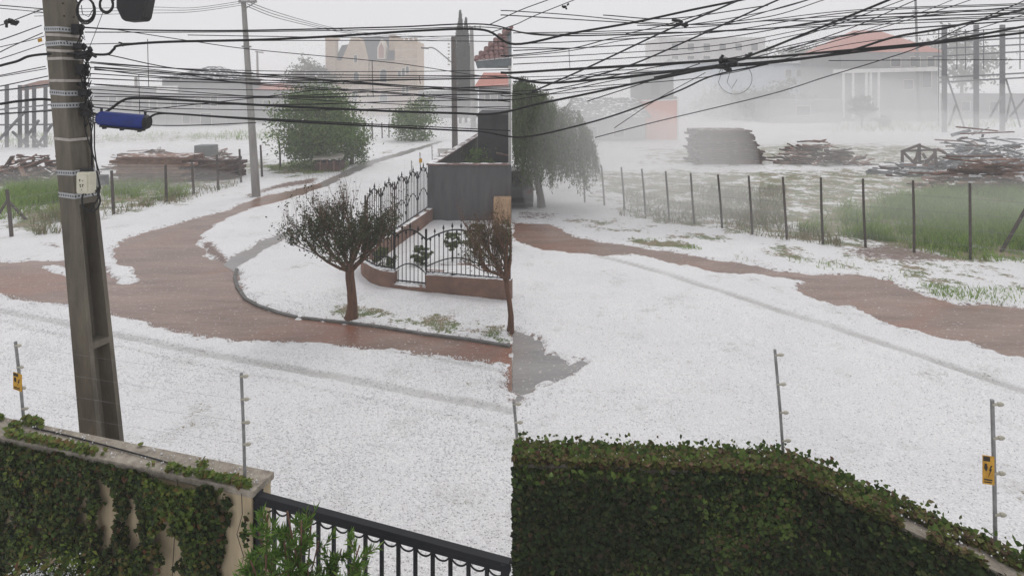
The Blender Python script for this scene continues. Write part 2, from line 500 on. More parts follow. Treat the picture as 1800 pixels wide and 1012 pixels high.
def groundmat():
    m = bpy.data.materials.new('hail_covered_ground')
    m.use_nodes = True
    n = m.node_tree; L = n.links
    b = n.nodes['Principled BSDF']
    b.inputs['Roughness'].default_value = .55
    b.inputs['Specular IOR Level'].default_value = .25
    pos = n.nodes.new('ShaderNodeNewGeometry').outputs['Position']
    def noise(s, det=3, ro=.6):
        t = n.nodes.new('ShaderNodeTexNoise'); t.inputs['Scale'].default_value = s
        t.inputs['Detail'].default_value = det; t.inputs['Roughness'].default_value = ro
        L.new(pos, t.inputs['Vector']); return t.outputs['Fac']
    def rng_(v, a, b_, c=0., d=1.):
        t = n.nodes.new('ShaderNodeMapRange'); t.inputs[1].default_value = a; t.inputs[2].default_value = b_
        t.inputs[3].default_value = c; t.inputs[4].default_value = d; L.new(v, t.inputs[0]); return t.outputs[0]
    def math_(op, a, b_):
        t = n.nodes.new('ShaderNodeMath'); t.operation = op
        for i, v in enumerate((a, b_)):
            if isinstance(v, (int, float)): t.inputs[i].default_value = v
            else: L.new(v, t.inputs[i])
        return t.outputs[0]
    def mix(f, a, b_):
        t = n.nodes.new('ShaderNodeMix'); t.data_type = 'RGBA'
        if isinstance(f, (int, float)): t.inputs[0].default_value = f
        else: L.new(f, t.inputs[0])
        for i, v in ((6, a), (7, b_)):
            if isinstance(v, tuple): t.inputs[i].default_value = (*v, 1)
            else: L.new(v, t.inputs[i])
        return t.outputs[2]
    at = n.nodes.new('ShaderNodeAttribute'); at.attribute_name = 'zones'
    sep = n.nodes.new('ShaderNodeSeparateColor'); L.new(at.outputs['Color'], sep.inputs[0])
    so, gr, tr = sep.outputs[0], sep.outputs[1], sep.outputs[2]
    vor = n.nodes.new('ShaderNodeTexVoronoi'); vor.inputs['Scale'].default_value = 55
    L.new(pos, vor.inputs['Vector'])
    grain = rng_(noise(38, 4, .7), .38, .62)
    stones = rng_(vor.outputs['Distance'], .25, .75)
    hail = mix(grain, (.62, .62, .635), (.90, .895, .90))
    hail = mix(math_('MULTIPLY', stones, .22), hail, (.50, .50, .51))
    patchy = math_('MULTIPLY', rng_(noise(.9, 6, .75), .54, .70), rng_(noise(15, 5, .75), .44, .60))
    hail = mix(rng_(noise(.35, 5, .65), .42, .66, 0., .30), hail, (.56, .56, .585))
    hail = mix(math_('MULTIPLY', patchy, .7), hail, (.30, .29, .25))
    # slush in the wheel tracks
    hail = mix(math_('MULTIPLY', tr, rng_(noise(14, 4, .7), .3, .6, .6, 1.)), hail, (.42, .415, .40))
    gcol = mix(rng_(noise(1.6, 5, .7), .40, .60), (.10, .145, .05), (.25, .19, .135))
    gm = math_('GREATER_THAN', math_('ADD', gr, math_('MULTIPLY', math_('SUBTRACT', math_('ADD', math_('MULTIPLY', noise(.9, 6, .75), .62), math_('MULTIPLY', noise(9, 5, .8), .38)), .5), 4.6)), .62)
    c = mix(gm, hail, gcol)
    scol = mix(rng_(noise(6, 5, .7), .35, .65), (.14, .095, .08), (.24, .18, .16))
    sm = rng_(math_('ADD', so, math_('MULTIPLY', math_('SUBTRACT', noise(7, 6, .75), .5), 1.8)), .48, .62)
    c = mix(sm, c, scol)
    L.new(c, b.inputs['Base Color'])
    bp = n.nodes.new('ShaderNodeBump'); bp.inputs['Strength'].default_value = .8; bp.inputs['Distance'].default_value = .02
    L.new(math_('ADD', noise(38, 4, .7), math_('MULTIPLY', noise(6, 4, .7), 1.5)), bp.inputs['Height'])
    L.new(bp.outputs[0], b.inputs['Normal'])
    return m
g = fast('ground', V, Q, groundmat(), smooth=True)
ca = g.data.color_attributes.new('zones', 'FLOAT_COLOR', 'POINT')
ca.data.foreach_set('color', np.stack([soil, grass, track, np.ones_like(soil)], axis=2).astype(np.float32).ravel())
tag(g, kind='structure')

def roadmat(name, ca_, cb, cc, rough):
    m = bpy.data.materials.new(name); m.use_nodes = True
    n = m.node_tree; L = n.links; b = n.nodes['Principled BSDF']
    b.inputs['Roughness'].default_value = rough
    b.inputs['Specular IOR Level'].default_value = .35
    pos = n.nodes.new('ShaderNodeNewGeometry').outputs['Position']
    def nz(s, sc_, det=6):
        mp = n.nodes.new('ShaderNodeMapping'); mp.inputs['Scale'].default_value = s
        mp.inputs['Rotation'].default_value = (0, 0, R(12))
        L.new(pos, mp.inputs[0])
        t = n.nodes.new('ShaderNodeTexNoise'); t.inputs['Scale'].default_value = sc_; t.inputs['Detail'].default_value = det
        t.inputs['Roughness'].default_value = .65; t.inputs['Distortion'].default_value = .6
        L.new(mp.outputs[0], t.inputs['Vector']); return t.outputs['Fac']
    def ramp(v, c0, c1, p0, p1):
        r = n.nodes.new('ShaderNodeValToRGB'); r.color_ramp.elements[0].color = (*c0, 1); r.color_ramp.elements[1].color = (*c1, 1)
        r.color_ramp.elements[0].position = p0; r.color_ramp.elements[1].position = p1
        L.new(v, r.inputs[0]); return r.outputs[0]
    a1 = ramp(nz((.35, 1.6, 1), 1.3), ca_, cb, .35, .65)
    f = n.nodes.new('ShaderNodeMapRange'); f.inputs[1].default_value = .5; f.inputs[2].default_value = .72
    L.new(nz((.5, .5, 1), .55, 4), f.inputs[0])
    mx_ = n.nodes.new('ShaderNodeMix'); mx_.data_type = 'RGBA'
    L.new(f.outputs[0], mx_.inputs[0]); L.new(a1, mx_.inputs[6]); mx_.inputs[7].default_value = (*cc, 1)
    # floating hail crumbs
    sp = n.nodes.new('ShaderNodeMapRange'); sp.inputs[1].default_value = .63; sp.inputs[2].default_value = .67
    L.new(nz((1, 1, 1), 16, 3), sp.inputs[0])
    m2 = n.nodes.new('ShaderNodeMix'); m2.data_type = 'RGBA'
    L.new(sp.outputs[0], m2.inputs[0]); L.new(mx_.outputs[2], m2.inputs[6]); m2.inputs[7].default_value = (.55, .5, .48, 1)
    L.new(m2.outputs[2], b.inputs['Base Color'])
    bp = n.nodes.new('ShaderNodeBump'); bp.inputs['Strength'].default_value = .35; bp.inputs['Distance'].default_value = .03
    L.new(nz((.6, 1.5, 1), 7), bp.inputs['Height']); L.new(bp.outputs[0], b.inputs['Normal'])
    return m
M_MUD = roadmat('wet_red_mud', (.145, .09, .068), (.26, .172, .138), (.25, .10, .06), .3)
M_WET = roadmat('wet_grey_asphalt', (.19, .185, .185), (.28, .27, .265), (.24, .2, .18), .3)
def sheet(name, px_box, z, mat):
    (x0, y0), (x1, y1) = px_box
    o = MB().add([(x0,y0,z),(x1,y0,z),(x1,y1,z),(x0,y1,z)], [(0,1,2,3)]).build(name, mat, fix=False, origin=(0,0,z))
    return tag(o, kind='structure')
sheet('dirt_road', ((-40, 10.2), (0.0, 60)), 0.0, M_MUD)
def psheet(name, pts, z, mat):
    o = MB().add([(x,y,z) for x, y in pts], [tuple(range(len(pts)))]).build(name, mat, fix=False, origin=(0,0,z))
    return tag(o, kind='structure')
psheet('side_road', [(.012,12.95),(2.23,12.95),(2.23,7),(40,7),(40,30),(.012,30)], 0.0, M_MUD)
psheet('gutter', gp([(392,466),(430,432),(475,410),(515,394),(530,405),(480,446),(436,474),(425,486)]), .004, M_WET)
psheet('street_edge', gp([(560,318),(600,298),(650,278),(735,254),(785,244),(785,256),(740,270),(665,295),(615,318),(572,337)]), .004, M_WET)
sheet('wet_asphalt', ((0.012, 9), (2.2, 12.93)), 0.0, M_WET)

# kerb along the grass verge
kp = [(416,474),(413,487),(417,505),(431,526),(452,538),(490,551),(523,559),(604,568),(670,576),(743,588),(816,597),(897,610)]
kerb = MB()
pts = [G(x, y) for x, y in kp]
for a, b in zip(pts[:-1], pts[1:]):
    kerb.beam(a + Vector((0,0,-.03)), b + Vector((0,0,-.03)), .08, .14)
o = kerb.build('kerb', mk('kerb_stone', (.17,.165,.16), (.09,.09,.085), scale=5)); tag(o, kind='structure')

# ------------------------------------------------------------------ utility pole in front
PD = 6.5
def pole_axis(z):
    py = HY + (H - z) * F / PD
    px = 105 + (py - 0) * 75 / 775
    return Vector(((px - 900) / F * PD, PD, z))
def pole_w(z):
    py = HY + (H - z) * F / PD
    return (60 + py * 16 / 775) / F * PD
AL = R(16)      # turned so that both the flat face and the recessed side show from the house
U = Vector((math.cos(AL), -math.sin(AL), 0)); Vd = Vector((math.sin(AL), math.cos(AL), 0))
def pole_pt(u, v, z, grow=0):
    W = pole_w(z); wf, ws = .53 * W, .64 * W
    return pole_axis(z) + U * ((u - .5) * (wf + grow)) + Vd * ((v - .5) * (ws + grow))
pole = thing('utility_pole', (pole_axis(0).x, PD, 0), 'thick weathered concrete pole with steel straps rising behind the ivy wall', 'utility pole')
mb = MB()
def loft(poly, zs, grow=0):
    n = len(poly); vs = []; fs = []
    for z in zs: vs += [pole_pt(u, v, z, grow) for u, v in poly]
    for k in range(len(zs) - 1):
        fs += [(k*n+i, k*n+(i+1) % n, (k+1)*n+(i+1) % n, (k+1)*n+i) for i in range(n)]
    fs += [tuple(reversed(range(n))), tuple(range((len(zs)-1)*n, len(zs)*n))]
    return vs, fs
tf = .17
HSEC = [(0,0),(1,0),(1,tf),(.3,tf+.06),(.3,1-tf-.06),(1,1-tf),(1,1),(0,1)]
SSEC = [(0,0),(1,0),(1,tf),(.9,tf+.03),(.9,1-tf-.03),(1,1-tf),(1,1),(0,1)]
FULL = [(0,0),(1,0),(1,1),(0,1)]
mb.add(*loft(FULL, [-.3, .25]))
mb.add(*loft(HSEC, [.25, 2.31]))
mb.add(*loft(FULL, [2.31, 2.37]))
mb.add(*loft(HSEC, [2.37, 3.78]))
mb.add(*loft(FULL, [3.78, 3.95]))
mb.add(*loft(SSEC, [3.95, 5.25]))
mb.add(*loft(FULL, [5.25, 9.0]))
mb.build('shaft', M_CONC, pole)
M_PERF = strapmat()
def zpy(py, D=PD): return H + (HY - py) * D / F
for py, perf in ((53,1),(63,0),(78,1),(90,0),(104,0),(142,0),(163,1),(185,1),(243,0),(301,1),(340,1)):
    z = zpy(py); hh = .026 if perf else .014
    nseg = 14
    ring = []
    for i in range(4):
        a, b = FULL[i], FULL[(i+1) % 4]
        for j in range(nseg):
            t = j / nseg
            ring.append((a[0]+(b[0]-a[0])*t, a[1]+(b[1]-a[1])*t))
    m2 = MB(); n = len(ring)
    zs = [z-hh, z-hh*.35, z+hh*.35, z+hh]
    vs = []
    tilt = random.uniform(-.015, .02)
    for zz in zs: vs += [pole_pt(u, v, zz + tilt*(u-.5), .006) for u, v in ring]
    fs = [(k*n+i, k*n+(i+1) % n, (k+1)*n+(i+1) % n, (k+1)*n+i) for k in range(3) for i in range(n)]
    m2.add(vs, fs)
    so_ = m2.build('metal_strap', M_PERF if perf else M_STRAPW, pole, fix=False)
    at = so_.data.attributes.new('hole', 'FLOAT', 'FACE')
    if perf:
        at.data.foreach_set('value', [1.0 if (k == 1 and i % 2 == 0) else 0.0 for k in range(3) for i in range(n)])
# bolt holes on the upper shaft
hb = MB()
for u, v, py in ((1.0,.3,8),(1.0,.75,30),(1.0,.3,30),(1.0,.75,82),(1.0,.3,75)):
    p = pole_pt(u, v, zpy(py)); hb.tube([p - U*.004, p + U*.003], .011, 8)
hb.build('bolt_hole', M_SIGNB, pole)
# cable brackets on the right edge of the pole
for py, s_ in ((48,.05),(57,.04),(82,.05),(97,.07),(118,.05),(127,.05),(148,.035),(163,.05),(186,.05),(200,.045)):
    z = zpy(py); c = pole_pt(1, 1, z)
    m2 = MB().box((c.x-.01, c.y-.12, z-s_*.6), (c.x+s_*1.5, c.y-.04, z+s_*.6))
    m2.tube([(c.x+s_*1.3, c.y-.08, z+s_*.6), (c.x+s_*2.0, c.y-.08, z), (c.x+s_*1.4, c.y-.08, z-s_*.8)], s_*.3, 6)
    m2.build('cable_bracket', M_BLACKP, pole, bevel=.004)
# wires running down the pole
m2 = MB()
for k, (dx, jx) in enumerate(((6, 3), (10, 5), (2, 4))):
    pts = []
    for py in range(120, 345, 14):
        z = zpy(py); c = pole_pt(1, 1, z)
        pts.append((c.x + .02 + (dx + jx*math.sin(py*.06 + k*2)) / F * PD, c.y - .1, z))
    m2.tube(pts, .006, 5)
m2.build('down_wire', M_CABLE, pole, smooth=True)
for py, amp in ((60,.05),(110,.07),(128,.06),(150,.05),(170,.05),(188,.06),(205,.06)):
    z = zpy(py); c = pole_pt(1, 1, z); m2 = MB()
    for q in range(3):
        pts = [(c.x + .03 + amp*random.uniform(.2,1.6), c.y - .1 + random.uniform(-.04,.04), z + random.uniform(-.12,.08)) for _ in range(5)]
        pts = [pts[0]] + pts + [(c.x+.02, c.y-.1, z-.12)]
        m2.tube(pts, .004, 4)
    m2.build('wire_tangle', M_CABLE, pole, smooth=True)

# terminal box on the pole
zc = zpy(320); c = pole_pt(1, .35, zc)
bx = thing('terminal_box', c, 'cream plastic terminal box clamped on the concrete pole with a black cable loop', 'box')
n_ = U
def boxpts(p, a, bvec, cvec):
    return [p + a*i + bvec*j + cvec*k for k in (-1, 1) for i, j in ((-1,-1),(1,-1),(1,1),(-1,1))]
BF = [(0,3,2,1),(4,5,6,7),(0,1,5,4),(1,2,6,5),(2,3,7,6),(3,0,4,7)]
fdir = Vector((-.15, -.99, 0)).normalized(); rdir = Vector((.99, -.15, 0)).normalized(); up = Vector((0,0,1))
c2 = P(152, 321, PD - .26)
bxo = MB().add(boxpts(c2, rdir*.075, fdir*.045, up*.105), BF).build('housing', M_CREAM, bx, bevel=.012)
MB().add(boxpts(c2 + fdir*.05, rdir*.058, fdir*.012, up*.085), BF).build('cover', M_CREAM, bx, bevel=.008)
for dx, dz, sx, sz in ((-.018,.03,.004,.012),(-.018,.036,.009,.003),(.014,.028,.007,.003),(.014,-.02,.003,.013),(.02,-.012,.007,.003),(-.012,-.022,.003,.012),(-.008,-.033,.008,.003),(.004,-.062,.004,.004),(-.012,-.012,.008,.003)):
    MB().add(boxpts(c2 + fdir*.0625 + rdir*dx + up*dz, rdir*sx, fdir*.0015, up*sz), BF).build('printed_mark', M_SIGNB, bx)
MB().add(boxpts(c2 - fdir*.05 + up*.115 - rdir*.045, rdir*.05, fdir*.03, up*.02), BF).build('clamp', M_BLACKP, bx)
m2 = MB()
pts = [P(160 - 16*math.cos(t*1.0) , 352 + 20*math.sin(t), PD - .24) for t in np.linspace(-1.2, 4.2, 22)]
m2.tube(pts, .009, 6)
m2.tube([P(170, 300, PD-.3), P(176, 330, PD-.3), P(172, 350, PD-.3), P(158, 372, PD-.32)], .008, 6)
m2.tube([P(166, 215, PD-.3), P(166, 260, PD-.3), P(171, 300, PD-.3)], .006, 6)
m2.build('cable_loop', M_CABLE, bx, smooth=True)
# filler piece that carries the box on the pole
MB().add(boxpts(c2 - fdir*.13, rdir*.05, fdir*.1, up*.05), BF).build('bracket', M_STEEL, bx)

# blue splice enclosure hanging from the cable
bl = thing('blue_splice_enclosure', P(217, 230, 6.4), 'blue cylindrical splice enclosure hanging from the cables beside the concrete pole', 'splice enclosure')
a, b = P(176, 208, 6.4), P(257, 215, 6.4)
MB().tube([a + (b-a)*t for t in (0,.04,.08,.5,.92,.96,1)], [.066,.074,.076,.076,.076,.074,.066], 20).build('shell', M_BLUE, bl, smooth=False)
MB().tube([b + (b-a)*.0, b + (b-a)*.06], [.078, .062], 16).build('end_cap', M_BLACKP, bl)
MB().tube([a - (b-a)*.02, a], [.062, .07], 16).build('end_cap', M_BLUE, bl)
MB().beam(a + Vector((.02,-.02,-.078)), b + Vector((-.01,-.02,-.078)), .05, .02).build('lower_flange', M_BLACKP, bl)
for t in (.12, .5, .88):
    p = a + (b-a)*t + Vector((0,-.02,-.09)); MB().box(p - Vector((.012,.02,.014)), p + Vector((.012,.02,.014))).build('latch', M_BLACKP, bl)
for t, py in ((.03, 190), (.98, 196)):
    p = a + (b-a)*t
    MB().beam(p + Vector((0,0,.05)), P(176 + 81*t, py, 6.4), .018, .018).build('hanger', M_BLACKP, bl)
m2 = MB()
for q in range(5):
    m2.tube([P(150, 190+q*4, 6.4), P(160, 197+q*4, 6.4), P(168, 200+q*4, 6.4), P(176, 203+q*3, 6.4)], .005, 5)
m2.build('lead_wire', M_CABLE, bl)

# black closure and coils above
bk = thing('black_splice_closure', P(230, 37, 6.3), 'black rounded plastic splice closure hanging from a wire above the blue enclosure', 'splice closure')
out_ = [(203,14),(212,33),(218,38),(248,36),(252,30),(258,0),(260,-25),(205,-25),(203,-10)]
MB().poly([P(x, y, 6.25) for x, y in out_], (0, .16, 0)).build('shell', M_BLACKP, bk, bevel=.02)
MB().poly([P(x, y, 6.23) for x, y in [(247,34),(250,28),(256,-2),(257,-24),(253,-24),(252,-2),(246,28),(243,34)]], (0,.03,0)).build('rib', M_BLACKP, bk)
MB().tube([P(230,-25,6.33), P(230,-80,6.33)], .012, 6).build('hanger', M_BLACKP, bk)
for k, (cx, cy, rx, ry, wd) in enumerate(((151, 20, 17, 23, 3), (187, 9, 12.5, 15, 2))):
    m2 = MB()
    for q in range(5 if k == 0 else 3):
        ph = random.random()*6
        pts = [P(cx + (rx - q*.9)*math.cos(t+ph) + random.uniform(-.4,.4), cy + (ry - q*1.1)*math.sin(t+ph) - q*.6, 6.38 + q*.012) for t in np.linspace(0, 6.3, 30)]
        m2.tube(pts, .005 if k == 0 else .0075, 5)
    if k == 0:
        m2.tube([P(cx-8, cy-10, 6.4), P(cx-6, cy+5, 6.4), P(cx+5, cy+10, 6.4), P(cx+12, cy-2, 6.4)], .004, 5)
        m2.tube([P(cx-14, cy-14, 6.4), P(cx-20, cy-24, 6.4), P(cx-6, cy-40, 6.4)], .006, 5)
    else:
        m2.tube([P(cx-6, cy+13, 6.4), P(cx-20, cy+50, 6.4), P(cx-32, cy+80, 6.4)], .003, 5)
        m2.tube([P(cx+10, cy-6, 6.4), P(cx+18, cy-12, 6.4)], .008, 5)
    o = m2.build('cable_coil', M_CABLE, smooth=True)
    tag(o, ['loose coil of several thin black cables hung beside the concrete pole', 'small tight ring of thick black cable touching the black closure'][k], 'cable coil')

# ------------------------------------------------------------------ overhead cables
def catmull(pts, n=8):
    pts = [Vector(p) for p in pts]
    if len(pts) < 3: return [pts[0].lerp(pts[1], i/n) for i in range(n+1)]
    q = [pts[0]*2 - pts[1]] + pts + [pts[-1]*2 - pts[-2]]
    r = []
    for i in range(1, len(q)-2):
        p0, p1, p2, p3 = q[i-1:i+3]
        for k in range(n):
            t = k/n
            r.append(.5*((2*p1)+(p2-p0)*t+(2*p0-5*p1+4*p2-p3)*t*t+(3*p1-p0-3*p2+p3)*t**3))
    r.append(q[-2]); return r
def cable(pxs, d0, d1, wpx, label, group=None, mat=None, name='overhead_cable', cat='cable'):
    """photo polyline; depth runs from d0 to d1 along the span the poles carry"""
    x0, x1 = pxs[0][0], pxs[-1][0]
    pts = []
    for x, y in pxs:
        t = (x-x0)/(x1-x0) if x1 != x0 else 0
        pts.append(P(x, y, d0 + (d1-d0)*t))
    r = wpx/2/F*(d0+d1)/2
    o = MB().tube(catmull(pts), r, 6).build(name, mat or M_CABLE, smooth=True, fix=False)
    return tag(o, label, cat, group)
THIN = 'thin black cable strung across the grey sky'
GT = 'thin overhead cables'
# from the left, past the pole, on to the right-hand span
S = 8.0
cable([(-60,135),(0,116),(30,108),(52,99),(90,95),(145,95),(187,96),(200,87),(212,80),(294,74),(450,70.5),(588,64),(744,54),(850,53),(905,78),(1010,58),(1113,40),(1220,17),(1340,-8),(1500,-50)], 6.3, 7.4, 4.2,
      'thick black cable bundle kinking down at the pole and passing before the tall cypress', None)
cable([(-60,190),(0,183),(35,178),(90,176),(166,200),(180,200),(194,192),(214,178),(235,173),(300,175),(450,184.5),(671,195),(796,199),(870,200),(950,182),(1033,165),(1153,139),(1247,121),(1350,112)], 6.35, 8, 4.2,
      'thick black cable arching over the blue splice enclosure', None)
cable([(255,214),(264,206),(280,200),(320,201),(450,210),(623,220),(796,229),(850,232),(920,241),(1020,220),(1100,196),(1193,160),(1255,133),(1350,113)], 6.4, 8, 3.4,
      'thick black cable leaving the right end of the blue splice enclosure', None)
cable([(-60,206),(0,200),(90,195),(156,188),(180,190),(311,200),(450,208),(623,217),(796,225),(897,230)], 6.38, 7.6, 2.0, 'black cable running just above the cable of the blue splice enclosure', None)
cable([(138,48),(207,52),(300,54),(450,53.6),(692,48),(850,43),(950,62),(1140,60),(1350,50.5),(1510,33),(1800,23),(1950,15)], 6.45, 8, 2.4, 'black cable bundle tied at the top perforated strap of the pole', None)
cable([(149,57),(300,57),(450,56),(692,52),(850,48),(950,60),(1100,58),(1200,57)], 6.45, 7.8, 1.7, THIN, GT)
cable([(1150,137),(1247,119),(1350,109),(1430,101),(1537,88),(1617,80),(1697,70),(1800,58),(1950,40)], 7.9, 8, 4.4, 'thick black cable bundle leaving the tangled joint and passing the steel frame', None)
cable([(880,128),(905,128),(1000,122),(1087,117),(1220,109),(1273,105),(1350,101),(1430,94),(1510,87),(1617,77),(1697,66),(1800,47),(1950,20)], 7.9, 8, 4.4, 'thick black cable bundle passing through the tangled cable joint before the red roof', None)
cable([(896,136),(960,146),(1060,139),(1167,128),(1247,119),(1350,111),(1430,101),(1499,88),(1571,66),(1670,48),(1800,17),(1950,-20)], 7.9, 8, 4.4, 'thick black cable bending up steeply in front of the red roof', None)
cable([(1270,118),(1316,99),(1350,86),(1457,43),(1563,0),(1650,-40)], 7.8, 6.5, 4.2, 'thick black cable climbing steeply from the tangled joint to the sky', None)
cable([(935,162),(1033,119),(1167,56),(1207,40),(1300,0),(1400,-45)], 7.9, 7, 3.2, 'black cable climbing steeply past the small cable splice', None, M_CABLE2)
cable([(1020,141),(1113,113),(1233,61),(1350,8),(1450,-35)], 7.9, 7, 3.0, 'grey weathered cable climbing from the bundles behind the tangled joint', None, M_CABLE2)
cable([(1046,242),(1150,215),(1350,167),(1450,136),(1542,108),(1617,83),(1700,45),(1800,2),(1850,-20)], 9.5, 8, 1.8, 'single thin cable rising past the dark plank stack and steel frame', None)
TL = [
 [(207,53),(346,74),(450,88),(692,111),(850,134),(950,135),(1060,131),(1160,128)],
 [(159,109),(311,121),(450,131),(692,149),(850,160),(960,166),(1100,150),(1247,122)],
 [(166,118),(300,128),(450,149),(692,165),(850,177),(940,170),(1100,138),(1250,120)],
 [(166,121),(263,133),(450,147),(692,163),(897,179)],
 [(166,149),(450,170),(692,183),(897,192)],
 [(166,170),(208,170),(450,171),(692,160),(897,150)],
 [(450,131),(700,133),(897,134)],
 [(187,96),(311,121),(450,130),(692,152),(897,164)],
 [(150,78),(450,72),(750,72),(897,74)],
 [(150,110),(450,140),(692,150),(897,158)],
 [(166,123),(300,131),(450,135),(692,150),(897,162)],
 [(166,215),(300,221),(450,216)],
 [(330,62),(450,64),(640,66),(897,62)],
 [(240,195),(450,172),(560,158)],
 [(-40,52),(0,45),(40,30),(73,17),(140,-10)],
 [(-40,80),(0,71),(73,45)],
 [(-40,93),(0,83),(50,72),(78,64)],
 [(-40,116),(0,104),(78,78)],
 [(-40,140),(0,133),(80,117)],
 [(-40,158),(0,152),(85,134)],
 [(-40,140),(0,135),(82,121)],
 [(-40,168),(0,160),(88,148)],
 [(-40,120),(0,92),(75,58)],
 [(-20,8),(75,16)], [(-20,13),(75,22)],
 [(880,19),(905,20),(1007,27),(1140,40),(1250,44),(1350,37),(1500,28),(1800,18)],
 [(880,27),(905,28),(1100,40),(1207,44),(1350,30),(1449,0),(1500,-15)],
 [(880,98),(905,97),(1007,85),(1087,66),(1200,58),(1350,50),(1500,40),(1800,30)],
 [(880,99),(905,99),(1000,90),(1090,72),(1140,66)],
 [(860,58),(905,44),(940,28),(1010,0),(1060,-20)], [(860,44),(913,19),(964,0),(1000,-14)],
 [(880,168),(905,168),(1010,150),(1153,118),(1260,108)],
 [(880,82),(905,84),(1000,85)],
 [(1120,45),(1207,44),(1350,20),(1449,-8)], [(1230,58),(1350,20),(1420,0),(1460,-12)],
 [(1377,91),(1500,48),(1611,0),(1650,-15)], [(1387,91),(1590,32),(1675,0),(1720,-17)], [(1398,92),(1540,52),(1659,16),(1707,0),(1760,-18)],
 [(1350,85),(1480,40),(1600,-4)],
 [(1350,37),(1520,37),(1600,30),(1800,11)],
 [(1457,107),(1600,106),(1850,105)], [(1350,50),(1420,48),(1800,33)], [(1617,83),(1800,26)],
 [(1033,178),(1153,139),(1230,112)], [(1080,225),(1160,172),(1240,128)],
 [(960,150),(1050,128),(1120,122)], [(1100,60),(1170,44),(1250,20),(1320,-6)],
 [(1060,27),(1180,33),(1350,10)],
]
def thin_label(t):
    xs = [p[0] for p in t]
    if max(xs) < 150: return 'thin black cable reaching the concrete pole from its left side', 'thin cables left of the pole'
    if max(xs) < 1000: return 'thin black cable crossing before the castle and the large leafy tree', 'thin cables before the castle'
    if min(xs) < 250: return 'thin black cable running from the concrete pole on past the weeping tree', 'thin cables passing the weeping tree'
    if min(xs) < 1100: return 'thin black cable crossing the sky above the weeping tree', 'thin cables above the weeping tree'
    return 'thin black cable rising across the broad red roof and misty hall', 'thin cables before the red roof'
for k in range(9):      # many near-parallel drop wires between the concrete pole and the far poles
    y0, y1 = 108 + 9.5*k + random.uniform(-3,3), 118 + 9*k + random.uniform(-8,8)
    TL.append([(150+4*(k % 3), y0), (310, (y0*2+y1)/3 + 6), (520, (y0+y1*1.5)/2.5 + 8), (720, y1 + 3), (897, y1)])
for k in range(8):
    y0, y1 = 60 + 14*k + random.uniform(-4,4), 20 + 10*k + random.uniform(-6,6)
    TL.append([(902, y0), (1060, y0*.75 + y1*.25 + 6), (1270, y0*.45 + y1*.55 + 6), (1500, y1*.8), (1800, y1*.55 - 6)])
for i, t in enumerate(TL):
    THIN, GT = thin_label(t)
    cable(t, 7.0 + .02*(i % 9) if t[0][0] < 60 else 6.5 + .1*(i % 12), 7.2 + .1*(i % 9), 1.4 + .16*(i % 4), THIN, GT, M_CABLE if i % 3 else M_CABLE2)
# high-voltage wires on the second pole
for k, (dy) in enumerate((0, 6, 12)):
    cable([(60, 18+dy*.9), (256, 13+dy*.9), (340, 14+dy*.6), (428, 2+dy*.6)], 24, 28, .9, 'thin high-voltage wire running left from the top of the far concrete pole', 'high-voltage wires left', M_CABLE2, 'power_line')
    cable([(434, 3+dy*.7), (480, 20+dy*.8), (533, 36+dy*.6), (593, 51+dy*.4), (644, 58+dy*.4), (741, 64+dy*.5), (798, 68+dy*.4), (832, 60+dy)], 28, 60, .9, 'thin high-voltage wire running right from the top of the far concrete pole', 'high-voltage wires right', M_CABLE2, 'power_line')
for x, y0, y1, d in ((259.5, 69, 153, 6.8), (654, 106, 171, 7), (737, 133, 148, 7), (1000, 84, 122, 7.9), (244, 132, 206, 7)):
    o = MB().tube(catmull([P(x, y0, d), P(x+.8, (y0+y1)/2, d), P(x+2, y1, d)], 4), .0035, 5).build('dropper_wire', M_CABLE)
    tag(o, 'thin black dropper wire hanging between two overhead cables', 'wire', 'dropper wires')
# joints and clamps
def clamp(px, py, d, r, label, n=6):
    m2 = MB(); c = P(px, py, d)
    for _ in range(n):
        p = c + Vector((random.gauss(0, r*.8), random.gauss(0, r*.4), random.gauss(0, r*.45)))
        q = p + Vector((random.gauss(0, r*.8), random.gauss(0, r*.3), random.gauss(0, r*.45)))
        m2.tube([p, q], r*random.uniform(.25,.45), 6)
    o = m2.build('cable_clamp', M_BLACKP)
    return tag(o, label, 'cable clamp')
clamp(20, 40, 6.9, .045, 'bulky black cable splice hanging on the wires left of the concrete pole', 14)
clamp(1272, 112, 7.85, .07, 'large tangled black cable joint where the bundles meet', 20)
clamp(1200, 44, 7.7, .05, 'small black cable splice on the steep cable', 10)
clamp(993, 14, 7.6, .03, 'single dark clump caught on a thin wire in the open sky', 8)
clamp(152, 98, 6.42, .05, 'dark clamp gripping the thick cable beside the pole', 10)
clamp(215, 79, 6.44, .02, 'small clamp on the thick cable just past its bend', 4)
clamp(1318, 98, 7.7, .035, 'dark clamp on the cable climbing from the joint', 6)
pts = [P(1292 + 30*math.cos(t), 138 + 28*math.sin(t), 7.8) for t in np.linspace(-2.8, 2.9, 28)]
m2 = MB().tube([P(1272,115,7.82)] + pts + [P(1272,118,7.82)], .003, 5)
m2.tube([P(1286,118,7.8), P(1278,145,7.8), P(1286,156,7.8), P(1296,140,7.8)], .003, 5)
o = m2.build('cable_coil', M_CABLE2, smooth=True)
tag(o, 'thin loose wire loop dangling under the tangled cable joint', 'cable coil')
o = MB().poly([P(66,69,6.9), P(73,67,6.9), P(74,73,6.9), P(67,75,6.9)], (0,.006,0)).build('cable_tag', M_YEL)
tag(o, 'small yellow identification tag on a cable left of the pole', 'tag')

